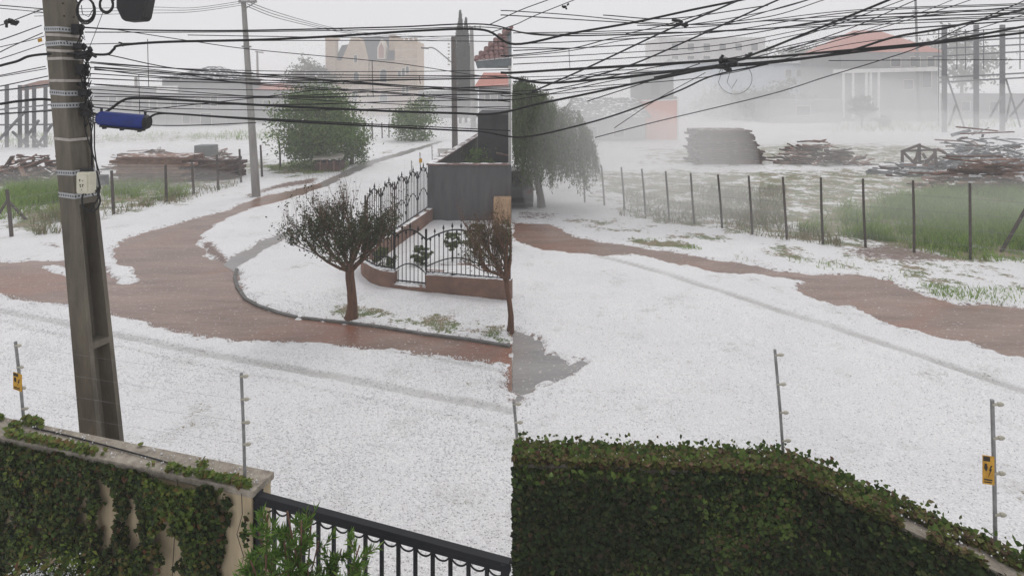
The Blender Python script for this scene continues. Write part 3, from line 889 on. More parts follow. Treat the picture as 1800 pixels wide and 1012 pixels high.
# ------------------------------------------------------------------ other poles
def far_pole(pxb, pyb, pxt, pyt, rb, rt, mat, label, group=None):
    b = G(pxb, pyb); t = P(pxt, pyt, b.y)
    th = thing('utility_pole', b, label, 'utility pole', group)
    MB().tube([b - Vector((0,0,.2)), b.lerp(t,.5), t], [rb, (rb+rt)/2, rt], 8).build('shaft', mat, th)
    return th, b, t
th, b, t = far_pole(451, 346, 428, 2, .2, .11, M_CONC2, 'slim grey concrete pole carrying high-voltage wires beside the dirt road')
MB().beam(t + Vector((-.15,-.15,-.05)), t + Vector((.65,-.15,-.05)), .09, .1).build('crossarm', M_STEEL, th)
MB().beam(t + Vector((.6,-.15,-.08)), t + Vector((0,-.12,-.45)), .04, .04).build('brace', M_STEEL, th)
for dx in (-.1, .3, .6):
    MB().tube([t + Vector((dx,-.15,0)), t + Vector((dx,-.15,.1)), t + Vector((dx,-.15,.2))], [.05,.06,.03], 8).build('insulator', M_CERAM, th)
for z in (6.9, 5.7, 5.2, 4.6):
    q = b.lerp(t, z/9); MB().tube([q - Vector((0,0,.03)), q + Vector((0,0,.03))], .21, 10).build('metal_strap', M_STEEL, th)
th, b, t = far_pole(800, 272, 797, 65, .22, .17, M_POSTW, 'dark pole with a long street-lamp arm beside the hail-covered street')
m2 = MB().tube(catmull([P(796,112,b.y), P(782,100,b.y), P(766,87,b.y), P(757,84,b.y), P(751,85,b.y)], 4), .045, 6); m2.build('lamp_arm', M_STEEL, th)
MB().add(boxpts(P(747,85,b.y), Vector((.28,0,-.02)), Vector((0,.12,0)), Vector((0,0,.06))), BF).build('lamp_head', M_STEEL, th, bevel=.03)
for k in range(7):
    q = P(796, 78 + 6*k, b.y); MB().tube([q + Vector((-.2,-.1,0)), q + Vector((-.28,-.1,0)), q + Vector((-.36,-.1,.02))], [.03,.06,.03], 6).build('insulator', M_CERAM, th)
th, b, t = far_pole(832, 226, 829, 48, .32, .2, M_CONC2, 'pale tapered concrete pole standing right of the cypress')
MB().beam(t + Vector((-.8,-.2,-.2)), t + Vector((1.1,-.2,-.2)), .12, .12).build('crossarm', M_STEEL, th)
for dx in (-.7,-.2,.4,1.0):
    MB().tube([t + Vector((dx,-.2,-.14)), t + Vector((dx,-.2,.15))], .08, 6).build('insulator', M_CERAM, th)
th, b, t = far_pole(1616, 214, 1609, -10, .2, .14, M_GIRDER, 'thin dark pole rising through the mist before the red roof')
MB().beam(P(1604,20,b.y), P(1614,20,b.y), .15, .15).build('crossarm', M_STEEL, th)
th, b, t = far_pole(1440, 196, 1439, 108, .28, .22, M_CONC2, 'short pole fading in the mist by the pale blue hall')
th, b, t = far_pole(455, 208, 452, 90, .25, .15, M_CONC2, 'short distant pole with a lamp before the far red roofs')
MB().beam(P(449,91,b.y), P(463,93,b.y), .2, .2).build('lamp_head', M_STEEL, th)
th, b, t = far_pole(241, 232, 239, 136, .25, .15, M_CONC2, 'leaning far pole in front of the grey houses')

# ------------------------------------------------------------------ castle-like building
CD = 100.0
cs = thing('castle_building', (P(650,205,CD).x, CD, 0), 'beige stone castle-like building with slate roof and square towers', 'building')
def fr(pts, D0, depth, name, mat, parent, **k):
    """outline seen at distance D0, with real depth behind it"""
    return MB().poly([P(x, y, D0) for x, y in pts], (0, depth, 0)).build(name, mat, parent, **k)
fr([(572,208),(589,208),(588,68),(572,69)], CD-1, 2.2, 'chimney_tower', M_SAND, cs)
fr([(571,70),(590,70),(590,66),(571,66)], CD-1.2, 2.6, 'tower_cap', M_SAND, cs)
fr([(586,208),(647,208),(647,106),(630,67),(617,67),(600,107),(586,107)], CD, 9, 'gable_wall', M_SAND, cs)
fr([(587,107),(611,107),(617,78),(601,80)], CD+.6, 6, 'side_roof', M_SLATE, cs)
fr([(646,208),(700,208),(700,106),(646,106)], CD+1, 10, 'nave_wall', M_SAND, cs)
m2 = MB().add([P(645,106,CD+.6), P(700,106,CD+.6), P(684,66,CD+4), P(629,66,CD+4), P(645,106,CD+11), P(700,106,CD+11)],
              [(0,1,2,3),(3,2,5,4),(0,3,4),(1,5,2),(0,4,5,1)])
m2.build('main_roof', M_SLATE, cs)
fr([(694,208),(733,208),(733,72),(694,72)], CD-.6, 8, 'right_tower', M_SAND, cs)
fr([(684,110),(695,110),(695,62),(684,62)], CD+2, 5, 'turret', M_SAND, cs)
for i in range(5):
    x = 695 + i*8.2
    fr([(x,73),(x+4.4,73),(x+4.4,67),(x,67)], CD-.62, .9, 'merlon', M_SAND, cs)
d_ = fr([(663,104),(677,104),(677,84),(670,69),(663,84)], CD-.2, 3.4, 'dormer', M_TRIM, cs)
fr([(665.5,102),(674.5,102),(674.5,85),(670,75),(665.5,85)], CD-.3, .2, 'dormer_window', M_PINK, d_)
def arch(cx, y0, y1, wd, D, mat, name, parent):
    pts = [(cx-wd/2, y1), (cx+wd/2, y1)] + [(cx + wd/2*math.cos(a), y0 + wd/2 - wd/2*math.sin(a)) for a in np.linspace(0, math.pi, 7)]
    return fr(pts, D, .25, name, mat, parent)
for cx, y0, y1, wd, D in ((625,97,110,5,CD),(626,127,141,9,CD),(674,122,145,11,CD+1),(624,160,176,7,CD),(674,164,180,13,CD+1),(702,125,135,4.5,CD-.6),(709,120,134,4.5,CD-.6),(716,117,129,4.5,CD-.6),(709,153,163,4,CD-.6),(716,151,163,4,CD-.6)):
    f_ = arch(cx, y0-1.2, y1+.8, wd+2.2, D-.22, M_TRIM, 'window', cs)
    arch(cx, y0, y1, wd, D-.26, M_GLASSD, 'pane', f_)
# masonry bands
for y in (88, 104, 120, 136, 152, 168):
    fr([(693.6,y),(733.4,y),(733.4,y+.9),(693.6,y+.9)], CD-.68, .1, 'string_course', M_TRIM, cs)

# ------------------------------------------------------------------ far houses
def house(name, px0, px1, ybase, yeave, D, depth, mw, label, roof=None, group=None, wins=(), wmat=M_GLASSD, frame=True, cat='house', yridge=None, inset=.0, ridge_dir='x', door=None):
    x0, x1 = P(px0, 0, D).x, P(px1, 0, D).x
    ze = P(0, yeave, D).z
    th = thing(name, ((x0+x1)/2, D, 0), label, cat, group)
    MB().box((x0, D, -.1), (x1, D+depth, ze)).build('wall', mw, th)
    if roof:
        zr = P(0, yridge, D+depth/2).z; ov = .5
        if ridge_dir == 'x':
            a = [(x0-ov, D-ov, ze), (x1+ov, D-ov, ze), (x1+ov, D+depth+ov, ze), (x0-ov, D+depth+ov, ze),
                 (x0+inset, D+depth/2, zr), (x1-inset, D+depth/2, zr)]
            MB().add(a, [(0,1,5,4),(2,3,4,5),(1,2,5),(3,0,4),(0,3,2,1)]).build('roof', roof, th)
        else:
            a = [(x0-ov, D-ov, ze), (x1+ov, D-ov, ze), (x1+ov, D+depth+ov, ze), (x0-ov, D+depth+ov, ze),
                 ((x0+x1)/2, D-ov+inset, zr), ((x0+x1)/2, D+depth+ov-inset, zr)]
            MB().add(a, [(0,1,4),(1,2,5,4),(2,3,5),(3,0,4,5),(0,3,2,1)]).build('roof', roof, th)
    for (a0, a1, b0, b1) in wins:
        w_ = fr([(a0,b1),(a1,b1),(a1,b0),(a0,b0)], D-.10, .2, 'window', M_TRIM if frame else wmat, th)
        fr([(a0+.9,b1-.9),(a1-.9,b1-.9),(a1-.9,b0+.9),(a0+.9,b0+.9)], D-.14, .1, 'pane', wmat, w_)
    return th
house('grey_house', 285, 400, 226, 140, 76, 10, M_GREYW, 'large grey house with a dark hipped roof behind the plank heaps', M_GREYR, yridge=117, inset=3.2,
      wins=[(300,312,172,190),(342,354,172,190),(370,382,168,188),(320,334,200,218),(352,372,198,222)])
house('grey_annex', 158, 284, 224, 152, 79, 9, M_GREYW, 'long low flat-topped grey building left of the hipped grey house', None,
      wins=[(190,205,170,190),(218,232,170,190),(242,262,176,196),(262,276,176,196)])
fr([(275,164),(311,164),(311,151),(275,151)], 74.5, .3, 'white_signboard', M_WHITEW, None)
tag(bpy.data.objects['white_signboard'], 'plain white signboard mounted on the front of the grey houses', 'signboard')
MB().box((P(290,160,74.6).x, 74.6, 0), (P(292,160,74.6).x, 74.78, P(0,164,74.6).z)).build('post', M_STEEL, bpy.data.objects['white_signboard'])
house('grey_house', 402, 492, 226, 158, 84, 9, M_GREYW, 'grey house with red tiled roof between the concrete pole and the big bush', M_REDROOF, yridge=148, inset=2,
      wins=[(412,424,176,192),(462,476,176,192)])
house('red_roof_house', 440, 520, 200, 166, 104, 9, M_PALEW, 'distant pale house whose red roof shows left of the castle trees', M_REDROOF, yridge=147, inset=3, wins=[(455,464,174,184),(490,500,174,184)])
house('red_roof_house', 842, 893, 215, 152, 72, 10, M_GREYW, 'grey house with low red roof seen below the tiled eave', M_REDROOF, yridge=128, inset=.3, wins=[(852,862,165,180),(874,886,165,180)])
house('street_wall', 735, 838, 205, 160, 95, 3, M_GREYW, 'long grey boundary building behind the dark street-lamp pole', None, cat='building', wins=[(752,762,172,186),(812,822,172,186)])
house('grey_shed', 1012, 1134, 262, 206, 56, 8, M_GREYW, 'wide grey shed with sloping roof beside the orange wall', M_GREYR, yridge=172, inset=0, cat='shed', wins=[(1030,1050,222,242),(1078,1098,222,242)])
ob = thing('orange_building', (P(1165,250,57).x, 57, 0), 'narrow building with a bright orange wall and white corner trim', 'building')
MB().box((P(1136,0,57).x, 57, -.1), (P(1190,0,57).x, 63, P(0,176,57).z)).build('wall', M_ORANGE, ob)
MB().box((P(1190.2,0,57).x, 56.94, -.1), (P(1193,0,57).x, 63, P(0,170,57).z)).build('corner_trim', M_WHITEW, ob)
MB().box((P(1130,0,57).x, 57.4, P(0,175.6,57).z), (P(1186,0,57).x, 63, P(0,124,57.4).z)).build('upper_storey', M_GREYR, ob)
fr([(1145,168),(1160,168),(1160,148),(1145,148)], 57.3, .2, 'window', M_GLASSD, ob)
fr([(1128,176.5),(1192,174.5),(1192,176.5),(1128,178.5)], 56.8, .3, 'string_course', M_WHITEW, ob)
house('pale_blue_hall', 1196, 1448, 208, 112, 100, 14, M_PALEB, 'long pale blue metal hall fading in the mist', M_GREYR, yridge=104, inset=0, cat='hall',
      wins=[(1380,1392,122,136),(1400,1412,122,136),(1420,1432,122,136)])
for i in range(22):   # standing seams of the metal cladding
    x = 1200 + i*11.4
    fr([(x,207),(x+.9,207),(x+.9,113),(x,113)], 99.9, .12, 'cladding_seam', M_PALEB, bpy.data.objects['pale_blue_hall'])
house('beige_block', 1160, 1345, 200, 66, 128, 14, M_PALEW, 'tall pale beige apartment block behind the pale blue hall', None, cat='building',
      wins=[(1180+28*i,1193+28*i,76+22*j,90+22*j) for i in range(6) for j in range(2)])
wh = house('white_house', 1478, 1652, 208, 92, 86, 12, M_GREYW, 'large grey house with a broad red roof and white pillars in the mist', M_REDROOF, yridge=54, inset=5,
      wins=[(1600,1618,100,118),(1630,1644,100,118),(1566,1584,102,118),(1588,1606,140,158),(1622,1638,122,155)])
fr([(1480,122),(1652,118),(1652,125),(1480,129)], 83.6, 2.4, 'balcony', M_WHITEW, wh)
for x in (1482, 1499, 1522, 1530, 1544, 1650):
    fr([(x,208),(x+3,208),(x+3,124),(x,124)], 83.7, .25, 'pillar', M_WHITEW, wh)
fr([(1486,208),(1520,208),(1520,138),(1486,138)], 85.85, .3, 'garage_opening', M_GREYR, wh)
house('low_wall_building', 1652, 1830, 214, 165, 92, 6, M_GREYW, 'low grey building behind the tall steel frame', None, cat='building', wins=[(1690,1706,178,196),(1740,1756,178,196)])
house('grey_garage', 1352, 1478, 215, 176, 82, 6, M_GREYW, 'low grey garage between the blue hall and the white house', None, cat='garage', wins=[(1400,1425,186,204)])

# steel frames (empty hoarding structure) on the far side of the lot
def steel_frame(name, posts, ytop, beams, braces, D, wpx, label, mat=M_GIRDER):
    th = thing(name, (P(posts[0],0,D).x, D, 0), label, 'steel frame')
    for x in posts:
        b = P(x, 0, D); MB().beam((b.x, D, -.2), (b.x, D, P(0, ytop, D).z), wpx/F*D, .3).build('post', mat, th)
    for (x0, y0, x1, y1) in beams:
        MB().beam(P(x0,y0,D-.3), P(x1,y1,D-.3), .12, 2.6/F*D).build('beam', mat, th)
    for (x0, y0, x1, y1) in braces:
        MB().beam(P(x0,y0,D-.15), P(x1,y1,D-.9), .14, .16).build('brace', mat, th)
    return th
steel_frame('steel_frame', [1660,1716,1762,1806], 44, [(1640,100,1850,88),(1652,137,1850,126),(1652,145,1850,134),(1655,86,1850,76),(1655,75,1850,64),(1655,62,1850,52)],
            [(1663,130,1695,224),(1680,185,1668,220),(1768,138,1794,224),(1778,165,1768,215),(1762,168,1740,206),(1806,168,1775,206)], 66, 6.5,
            'tall dark steel frame of posts and beams rising from the misty lot')
for x in (1650, 1682, 1697, 1729, 1793):
    b = P(x,0,66); MB().beam(P(x,52,65.5), P(x,122 if x != 1650 else 222,65.5), .07, .07).build('slat_post', M_GIRDER, bpy.data.objects['steel_frame'])
lf = steel_frame('steel_frame', [-8,12,35,47,60,80], 150, [(-30,162,92,150),(-30,196,92,184),(-30,204,92,193),(-30,220,92,219)],
            [(-10,255,45,195),(22,232,50,257),(40,250,68,212),(55,240,75,257),(62,262,92,218)], 50, 2.6,
            'low steel hoarding frame with crossed braces behind the broken timber heap')
fr([(33,160),(92,152),(92,140),(70,142),(33,152)], 50.4, .3, 'panel', M_PINK, lf)

# ------------------------------------------------------------------ timber piles in the lot
import bmesh
def unit_box(name, mat):
    m2 = MB().box((-.5,-.5,-.5),(.5,.5,.5))
    me = bpy.data.meshes.new(name); me.from_pydata(m2.v, [], m2.f); me.materials.append(mat); return me
ME_PL, ME_PLD = unit_box('plank', M_WOOD), unit_box('plank_dark', M_WOODD)
ME_PLG = unit_box('plank_grey', mk('grey_board', (.25,.26,.28), (.18,.19,.2), scale=3, random_obj=.2, hail=.6))
def plank(parent, c, L, W, T, yaw, pitch=0, roll=0, me=None, name='plank'):
    M = Matrix.Translation(c) @ Matrix.Rotation(yaw,4,'Z') @ Matrix.Rotation(pitch,4,'Y') @ Matrix.Rotation(roll,4,'X') @ Matrix.Diagonal((L,W,T,1))
    return piece(name, me or ME_PL, parent, M)
def stack(px0, px1, ytop, ybase, label, me, layers, ragged, depth=1.6, taper=.0):
    b = G((px0+px1)/2, ybase); D = b.y
    L = (px1-px0)/F*D; Hh = (ybase-ytop)/F*D
    th = thing('plank_stack', b, label, 'plank stack')
    t = Hh/layers
    for k in range(layers):
        for j in range(3):
            q_ = 1 - taper*(k/layers)**1.5
            plank(th, (b.x - L*(1-q_)/2 + random.uniform(-ragged,ragged), D + .3 + j*depth/3, t*(k+.5)), L*q_*random.uniform(.86,1.0), depth/3*.96, t*.86, random.gauss(0,.012), 0, 0, me)
    return th
def heap(px0, px1, ytop, ybase, n, label, me=None, spread=.5, flat=.5, lmax=2.6):
    b = G((px0+px1)/2, ybase); D = b.y
    L = (px1-px0)/F*D; Hh = (ybase-ytop)/F*D
    th = thing('timber_heap', b, label, 'timber heap')
    for k in range(int(n*1.9)):
        u = random.uniform(-1, 1); top = Hh*(1-abs(u)**1.6)*.92
        z = .06 + random.random()*max(top,.1)
        ln = random.uniform(.5, lmax)*random.uniform(.6,1)
        plank(th, (b.x + u*L*.46, D + .6 + random.uniform(-.6,1.4), z), ln, random.uniform(.08,.24), random.uniform(.025,.08),
              random.gauss(0, spread), random.gauss(0, flat*.5), random.gauss(0,.4), me if me and random.random()<.75 else (ME_PL if random.random()<.6 else ME_PLD))
    return th
stack(1222, 1348, 229, 290, 'tall dark stack of planks with ragged ends in the lot', ME_PLD, 17, .2, 2.4, .22)
stack(195, 330, 276, 322, 'low wide stack of brown planks behind the left fence', ME_PL, 8, .3, 2.0)
heap(185, 300, 261, 300, 46, 'loose brown timbers lying crosswise on the low wide plank stack', None, .5, .35, 2.4)
stack(318, 412, 281, 318, 'shorter brown plank stack carrying a grey crate by the fence', ME_PLD, 6, .2, 1.8)
heap(300, 412, 258, 300, 30, 'tangle of short sticks on the shorter plank stack', None, .8, .7, 1.4)
cr = G(355, 300); D = cr.y
o = MB().box((P(341,0,D).x, D, P(0,284,D).z), (P(371,0,D).x, D+.9, P(0,256,D).z)).build('grey_crate', mk('crate_grey', (.20,.215,.22), (.16,.17,.175), scale=3), bevel=.02)
tag(o, 'plain grey crate sitting on the shorter plank stack', 'crate')
heap(-40, 100, 274, 328, 80, 'broken heap of brown boards and beams behind the left wire fence', None, .9, .7, 2.2)
heap(60, 130, 272, 320, 26, 'small pile of boards showing on both sides of the pole', None, .6, .4, 1.6)
heap(1385, 1525, 246, 292, 60, 'low heap of brown boards between the stack and the trestle', None, .35, .4, 3.0)
heap(1655, 1850, 224, 305, 80, 'high heap of grey and brown boards by the trestle', ME_PLG, .5, .5, 3.2)
heap(1668, 1850, 278, 340, 85, 'long heap of reddish planks in front of the grey boards', ME_PL, .18, .15, 3.4)
heap(1560, 1690, 290, 312, 22, 'scattered boards on the ground beneath the trestle', ME_PLG, .3, .1, 2.4)
for x, y0, y1 in ((1682, 300, 250), (1800, 300, 228)):
    pass
# slanted grey panels leaning on the heap
b = G(1690, 300); D = b.y
o = MB().poly([P(1650,292,D), P(1700,262,D+.4), P(1722,262,D+.4), P(1690,292,D)], (0,.3,.06)).build('roofing_sheet', mk('sheet_grey', (.22,.24,.27), (.17,.18,.2), scale=3))
tag(o, 'grey roofing sheet leaning on the board heap', 'sheet')
# trestle
b = G(1615, 300); D = b.y
tr = thing('wooden_trestle', b, 'open wooden trestle frame standing beside the board heap', 'trestle')
for i, (x0,y0,x1,y1,dd) in enumerate(((1586,302,1586,264,0),(1617,296,1616,255,.2),(1648,302,1643,266,0),(1586,266,1618,254,0),(1584,266,1645,263,.1),(1588,268,1608,288,.05),(1616,258,1608,290,.1),(1645,268,1625,290,.05),(1600,290,1640,278,.1),(1616,256,1646,266,.15),(1592,300,1616,272,.9),(1640,300,1622,270,.9))):
    MB().beam(P(x0,y0,D+dd), P(x1,y1,D+dd), .12, .12).build('beam', M_WOODD, tr)

# ------------------------------------------------------------------ wire fences round the lot
def wire_fence(posts, label, wires=(.35,.7,1.05,1.4), braces=(), r=.04):
    b0 = G(posts[0][0], posts[0][2])
    th = thing('wire_fence', b0, label, 'fence')
    tops = []
    for (x, yt, yb, xt) in posts:
        b = G(x, yb); t = P(xt, yt, b.y)
        MB().tube([b - Vector((0,0,.1)), b.lerp(t,.5) + Vector((random.gauss(0,.01),0,0)), t], [r, r*.95, r*.85], 7).build('post', M_POSTW, th)
        tops.append((b, t))
    for z in wires:
        m2 = MB()
        pts = [b.lerp(t, z/1.75) for b, t in tops]
        m2.tube(pts, .006, 4); m2.build('wire', M_WIRE, th)
    for (x0,y0,x1,y1) in braces:
        D = G(x1,y1).y; MB().beam(P(x0,y0,D), P(x1,y1,D), .07, .07).build('brace', M_POSTW, th)
    return th
wire_fence([(1028,288,357,1026),(1063,291,363,1057),(1098,294,370,1092),(1135,297,379,1128),(1177,301,389,1170),(1221,304,396,1214),(1270,307,405,1262),(1323,309,414,1316),(1384,311,423,1376),(1447,312,430,1443),(1522,314,437,1517),(1607,317,447,1605),(1706,322,459,1705),(1830,330,474,1832)],
           'long wire fence of thin wooden posts between the misty lot and the hail-covered street', braces=[(1812,352,1758,446)])
wire_fence([(21,333,418,12),(120,318,400,118),(200,300,378,196),(293,290,356,291),(341,284,342,337),(384,272,336,381),(424,262,322,421),(461,255,312,458),(493,249,297,491)],
           'wire fence with a braced corner post in front of the broken timber heap', braces=[(13,352,-12,392),(13,352,48,388)], r=.06)
wire_fence([(640,212,250,640),(655,214,246,654),(672,216,244,671),(684,215,243,684)], 'short dark garden fence between the big bush and the faded tree', wires=(.6,1.2), r=.07)

# ------------------------------------------------------------------ trees
def grow(mb, leaves, p, d, L, r, lev, spec):
    n = 4
    pts = [p]; rs = [r]
    q = p.copy(); dd = d.copy()
    for i in range(n):
        dd = (dd + Vector((random.gauss(0,1), random.gauss(0,1), random.gauss(0,1))) * spec['wob'] + Vector((0,0,spec['up'][lev]))).normalized()
        q = q + dd * (L/n); pts.append(q.copy()); rs.append(r * (1 - .55*(i+1)/n))
    mb.tube(pts, rs, 6 if lev < 2 else (4 if lev < 3 else 3), cap=lev > 0)
    if lev >= spec['leaf_lev']:
        for i in range(spec['leaves'][lev]):
            t = random.random(); k = min(int(t*n), n-1)
            leaves.append(pts[k].lerp(pts[k+1], t*n-k))
    if lev < spec['levels']:
        for c in range(spec['kids'][lev]):
            t = random.uniform(spec['t0'][lev], 1); k = min(int(t*n), n-1)
            bp = pts[k].lerp(pts[k+1], t*n-k)
            a = random.uniform(0, 2*math.pi)
            side = dd.orthogonal(); side.rotate(Matrix.Rotation(a, 3, dd))
            nd = (dd * math.cos(spec['ang'][lev]) + side.normalized() * math.sin(spec['ang'][lev]) * random.uniform(.7,1.2)).normalized()
            grow(mb, leaves, bp, nd, L*spec['lr'][lev]*random.uniform(.7,1.15), rs[k]*spec['rr'], lev+1, spec)
M_LF_MYRTLE = leafmat('myrtle_leaf', [(.016,.03,.010),(.03,.052,.016),(.045,.07,.022),(.065,.045,.026)], trans=.15)
M_LF_BUSH = leafmat('bush_leaf', [(.045,.095,.02),(.085,.155,.035),(.135,.22,.055),(.18,.235,.085)])
M_LF_FAR = leafmat('far_leaf', [(.05,.07,.04),(.07,.095,.05),(.09,.11,.06)])
M_LF_PINE = leafmat('cypress_leaf', [(.02,.035,.024),(.035,.05,.035),(.05,.065,.045)], trans=.1)
M_LF_WILLOW = leafmat('willow_leaf', [(.06,.09,.04),(.09,.13,.055),(.14,.175,.08)])
def ornamental(px, py, hgt, spread, label, lean=(0,0), clipx=None, seed=1, nl=9, lk=1.0, tw=1.0, lm=None):
    random.seed(seed)
    b = G(px, py)
    th = thing('ornamental_tree', b, label, 'tree')
    tb = MB()
    h0 = 1.12
    pts = [b + Vector((lean[0]*t*.4 + .03*math.sin(t*5), lean[1]*t*.4, h0*t)) for t in (-.08,0,.12,.3,.55,.8,1)]
    tb.tube(pts, [x*tw for x in (.17,.16,.125,.105,.095,.095,.09)], 12)
    tb.build('trunk', M_BARK, th, smooth=True)
    br, lv = MB(), []
    spec = dict(levels=3, kids=[6,6,4,0], ang=[.55,.5,.42,0], lr=[.72,.74,.7,0], rr=.5, wob=.08, up=[.05,.14,.2,.2], t0=[.25,.2,.2,0], leaf_lev=1, leaves=[0,6,6,4])
    top = pts[-1]
    for k in range(nl):
        a = 2*math.pi*(k + random.uniform(-.25,.25))/nl; el = random.uniform(.12, 1.15)
        d = Vector((math.cos(a)*math.cos(el) + lean[0]*.6, math.sin(a)*math.cos(el), math.sin(el))).normalized()
        grow(br, lv, top - Vector((0,0,random.uniform(0,.15))), d, spread*random.uniform(.5,.68)*(1.0 + .18*math.sin(el)), .04, 0, spec)
    if clipx is not None:
        br.f = [f for f in br.f if max(br.v[i][0] for i in f) < clipx]
    br.build('branch', M_BARK, th, fix=False)
    C = np.array([tuple(v) for v in lv]) + rng.normal(size=(len(lv),3))*.02
    zmin, zmax = C[:,2].min(), C[:,2].max()
    tt = (C[:,2]-zmin)/(zmax-zmin)
    keep = rng.random(len(C)) < lk*np.clip(1.15 - tt*1.25, .16, 1)
    # dense skirt of leaves in the lower crown
    C = C[keep]
    if clipx is not None: C = C[C[:,0] < clipx]
    low = C[(C[:,2]-zmin)/(zmax-zmin) < .5]
    extra = np.concatenate([low + rng.normal(size=low.shape)*.05 for _ in range(2)])
    if clipx is not None: extra = extra[extra[:,0] < clipx]
    C = np.concatenate([C, extra])
    Vv, Qq = leafcloud(C, .050, .55, updown=.2)
    fast('crown', Vv, Qq, lm or M_LF_MYRTLE, th, loc=tuple(b))
    return th
ornamental(617, 562, 3.0, 1.52, 'small vase-shaped tree with reddish bare twigs standing on the hail-covered verge', seed=11, lk=.85)
ornamental(897, 584, 3.2, 1.35, 'half-bare small tree spreading over the iron fence beside the low brick wall', lean=(-.14, .1), clipx=-.004, seed=23, lk=.38, tw=.55, nl=8, lm=leafmat('olive_leaf', [(.05,.055,.02),(.09,.085,.035),(.12,.09,.05),(.04,.045,.02)], trans=.15))

def clumpy(name, base, centre, rad, nclump, per, leaf, mat, label, cat='tree', trunk=None, limbs=8, clip=None, shell=.45, group=None, tm=M_BARKG, csize=.2, aspect=.55, bottom=-1.0):
    th = thing(name, base, label, cat, group)
    c = np.array(centre); r = np.array(rad)
    pts = []
    while len(pts) < nclump:
        v = rng.normal(size=3); v /= np.linalg.norm(v)
        if v[2] < bottom: continue
        rr = rng.uniform(shell, 1.0) ** .6
        bump = 1 + .22*math.sin(v[0]*5+c[0]) * math.cos(v[1]*4+c[1]) + .12*math.sin(v[2]*9+c[0]*2)
        pts.append(c + v*r*rr*bump)
    pts = np.array(pts)
    C = np.concatenate([p + rng.normal(size=(per,3))*r.mean()*csize*rng.uniform(.6,1.3)*np.array([1.1,1.1,.75]) for p in pts])
    C = C[C[:,2] > .03]
    if clip: C = C[clip(C)]
    Vv, Qq = leafcloud(C, leaf, aspect, updown=-.2)
    fast('crown', Vv, Qq, mat, th, loc=tuple(base))
    tb = MB(); b = Vector(base); cc = Vector(centre)
    tr_ = trunk or .12
    tb.tube([b - Vector((0,0,.1)), b.lerp(cc,.4) + Vector((tr_*.3,0,0)), cc, cc + Vector((0,0,r[2]*.5))], [tr_*1.2, tr_, tr_*.7, tr_*.2], 8)
    for k in range(limbs):
        e = Vector(pts[rng.integers(len(pts))])
        s_ = b.lerp(cc, random.uniform(.35,.95))
        tb.tube([s_, s_.lerp(e,.5) + Vector((0,0,-.1*tr_)), e], [tr_*.5, tr_*.3, tr_*.1], 5)
    tb.build('trunk', tm, th, fix=False)
    return th
b = G(560, 296)
clumpy('big_bush', b, (b.x, b.y, 2.5), (2.4, 1.9, 2.45), 190, 95, .17, M_LF_BUSH, 'large rounded green leafy tree overhanging the verge by the dirt road', shell=.3, trunk=.16, limbs=16, bottom=-.9)
b2 = G(618, 290)
clumpy('low_bush', b2, (b2.x, b2.y, 1.3), (1.0, 1.0, 1.3), 50, 60, .15, M_LF_BUSH, 'lower green bush growing against the right side of the large leafy tree', 'bush', limbs=6)
b3 = G(727, 248)
clumpy('faded_tree', b3, (b3.x, b3.y, 2.0), (1.7, 1.6, 2.0), 60, 60, .24, M_LF_BUSH, 'smaller green tree faded by mist beside the white street', limbs=8)
cb = P(545,205,98)
clumpy('garden_tree', (cb.x, 98, 0), (cb.x, 98, 5.2), (3.2, 2.5, 3.2), 60, 60, .45, M_LF_FAR, 'round dark tree standing at the left tower of the castle', limbs=6)
clumpy('garden_tree', (P(525,200,110).x, 110, 0), (P(525,0,110).x, 110, 3.4), (3.5, 2.5, 3.2), 50, 50, .5, M_LF_FAR, 'low tree behind the large leafy tree near the far red roof', limbs=4)
def cypress(px, ytop, D, rad, label):
    b = P(px, 0, D); b.z = 0
    top = P(px, ytop, D).z
    th = thing('cypress', b, label, 'tree')
    n = 6500
    t = rng.random(n)**.8
    rr = rad * np.clip(np.minimum(t*9, (1-t)*2.4 + .03), 0, 1) * rng.uniform(.25, 1.08, n)
    a = rng.uniform(0, 2*math.pi, n)
    wob = 1 + .18*np.sin(a*3 + t*14)
    C = np.stack([b.x + rr*wob*np.cos(a), b.y + rr*wob*np.sin(a), .4 + t*(top-.4)], axis=1)
    dirs = np.stack([np.cos(a)*.4, np.sin(a)*.4, np.ones(n)], axis=1)
    Vv, Qq = leafcloud(C, .42, .35, dirs=dirs)
    fast('crown', Vv, Qq, M_LF_PINE, th, loc=tuple(b))
    MB().tube([b, b + Vector((0,0,top*.8))], [.2,.04], 6).build('trunk', M_BARKG, th)
cypress(809, 20, 82, .85, 'tall pointed dark cypress with the higher tip')
cypress(819, 33, 83, .75, 'slightly shorter cypress pressed against its taller neighbour')
# misty trees on the right
for px, py, D, cz, rx, rz, lab in ((1400,0,140,9,7,4.5,'broad misty tree crown rising behind the pale blue hall'), (1465,0,135,8.5,5,4,'rounded misty tree left of the broad red roof'),
        (1690,0,130,10,8,5.5,'tall misty tree mass right of the broad red roof'), (1368,0,88,2.6,4,2.4,'low misty hedge tree at the end of the pale blue hall'), (1290,0,90,2.0,5,2.0,'long misty shrub along the foot of the pale blue hall')):
    b = P(px, 0, D); b.z = 0
    clumpy('misty_tree', b, (b.x, D, cz), (rx, rx*.6, rz), 55, 45, .07*rx+.25, M_LF_FAR, lab, limbs=6, trunk=.3)
b = P(1515, 0, 72); b.z = 0
clumpy('young_tree', b, (b.x, 72, 2.5), (1.3, 1.2, 1.15), 34, 45, .26, M_LF_FAR, 'small round young tree on a thin stem in the misty lot', limbs=5, trunk=.07)
b = P(1553, 0, 74); b.z = 0
clumpy('round_shrub', b, (b.x, 74, .75), (.8, .8, .6), 18, 40, .22, M_LF_FAR, 'dark little shrub beside the thin-stemmed young tree', 'shrub', limbs=3)

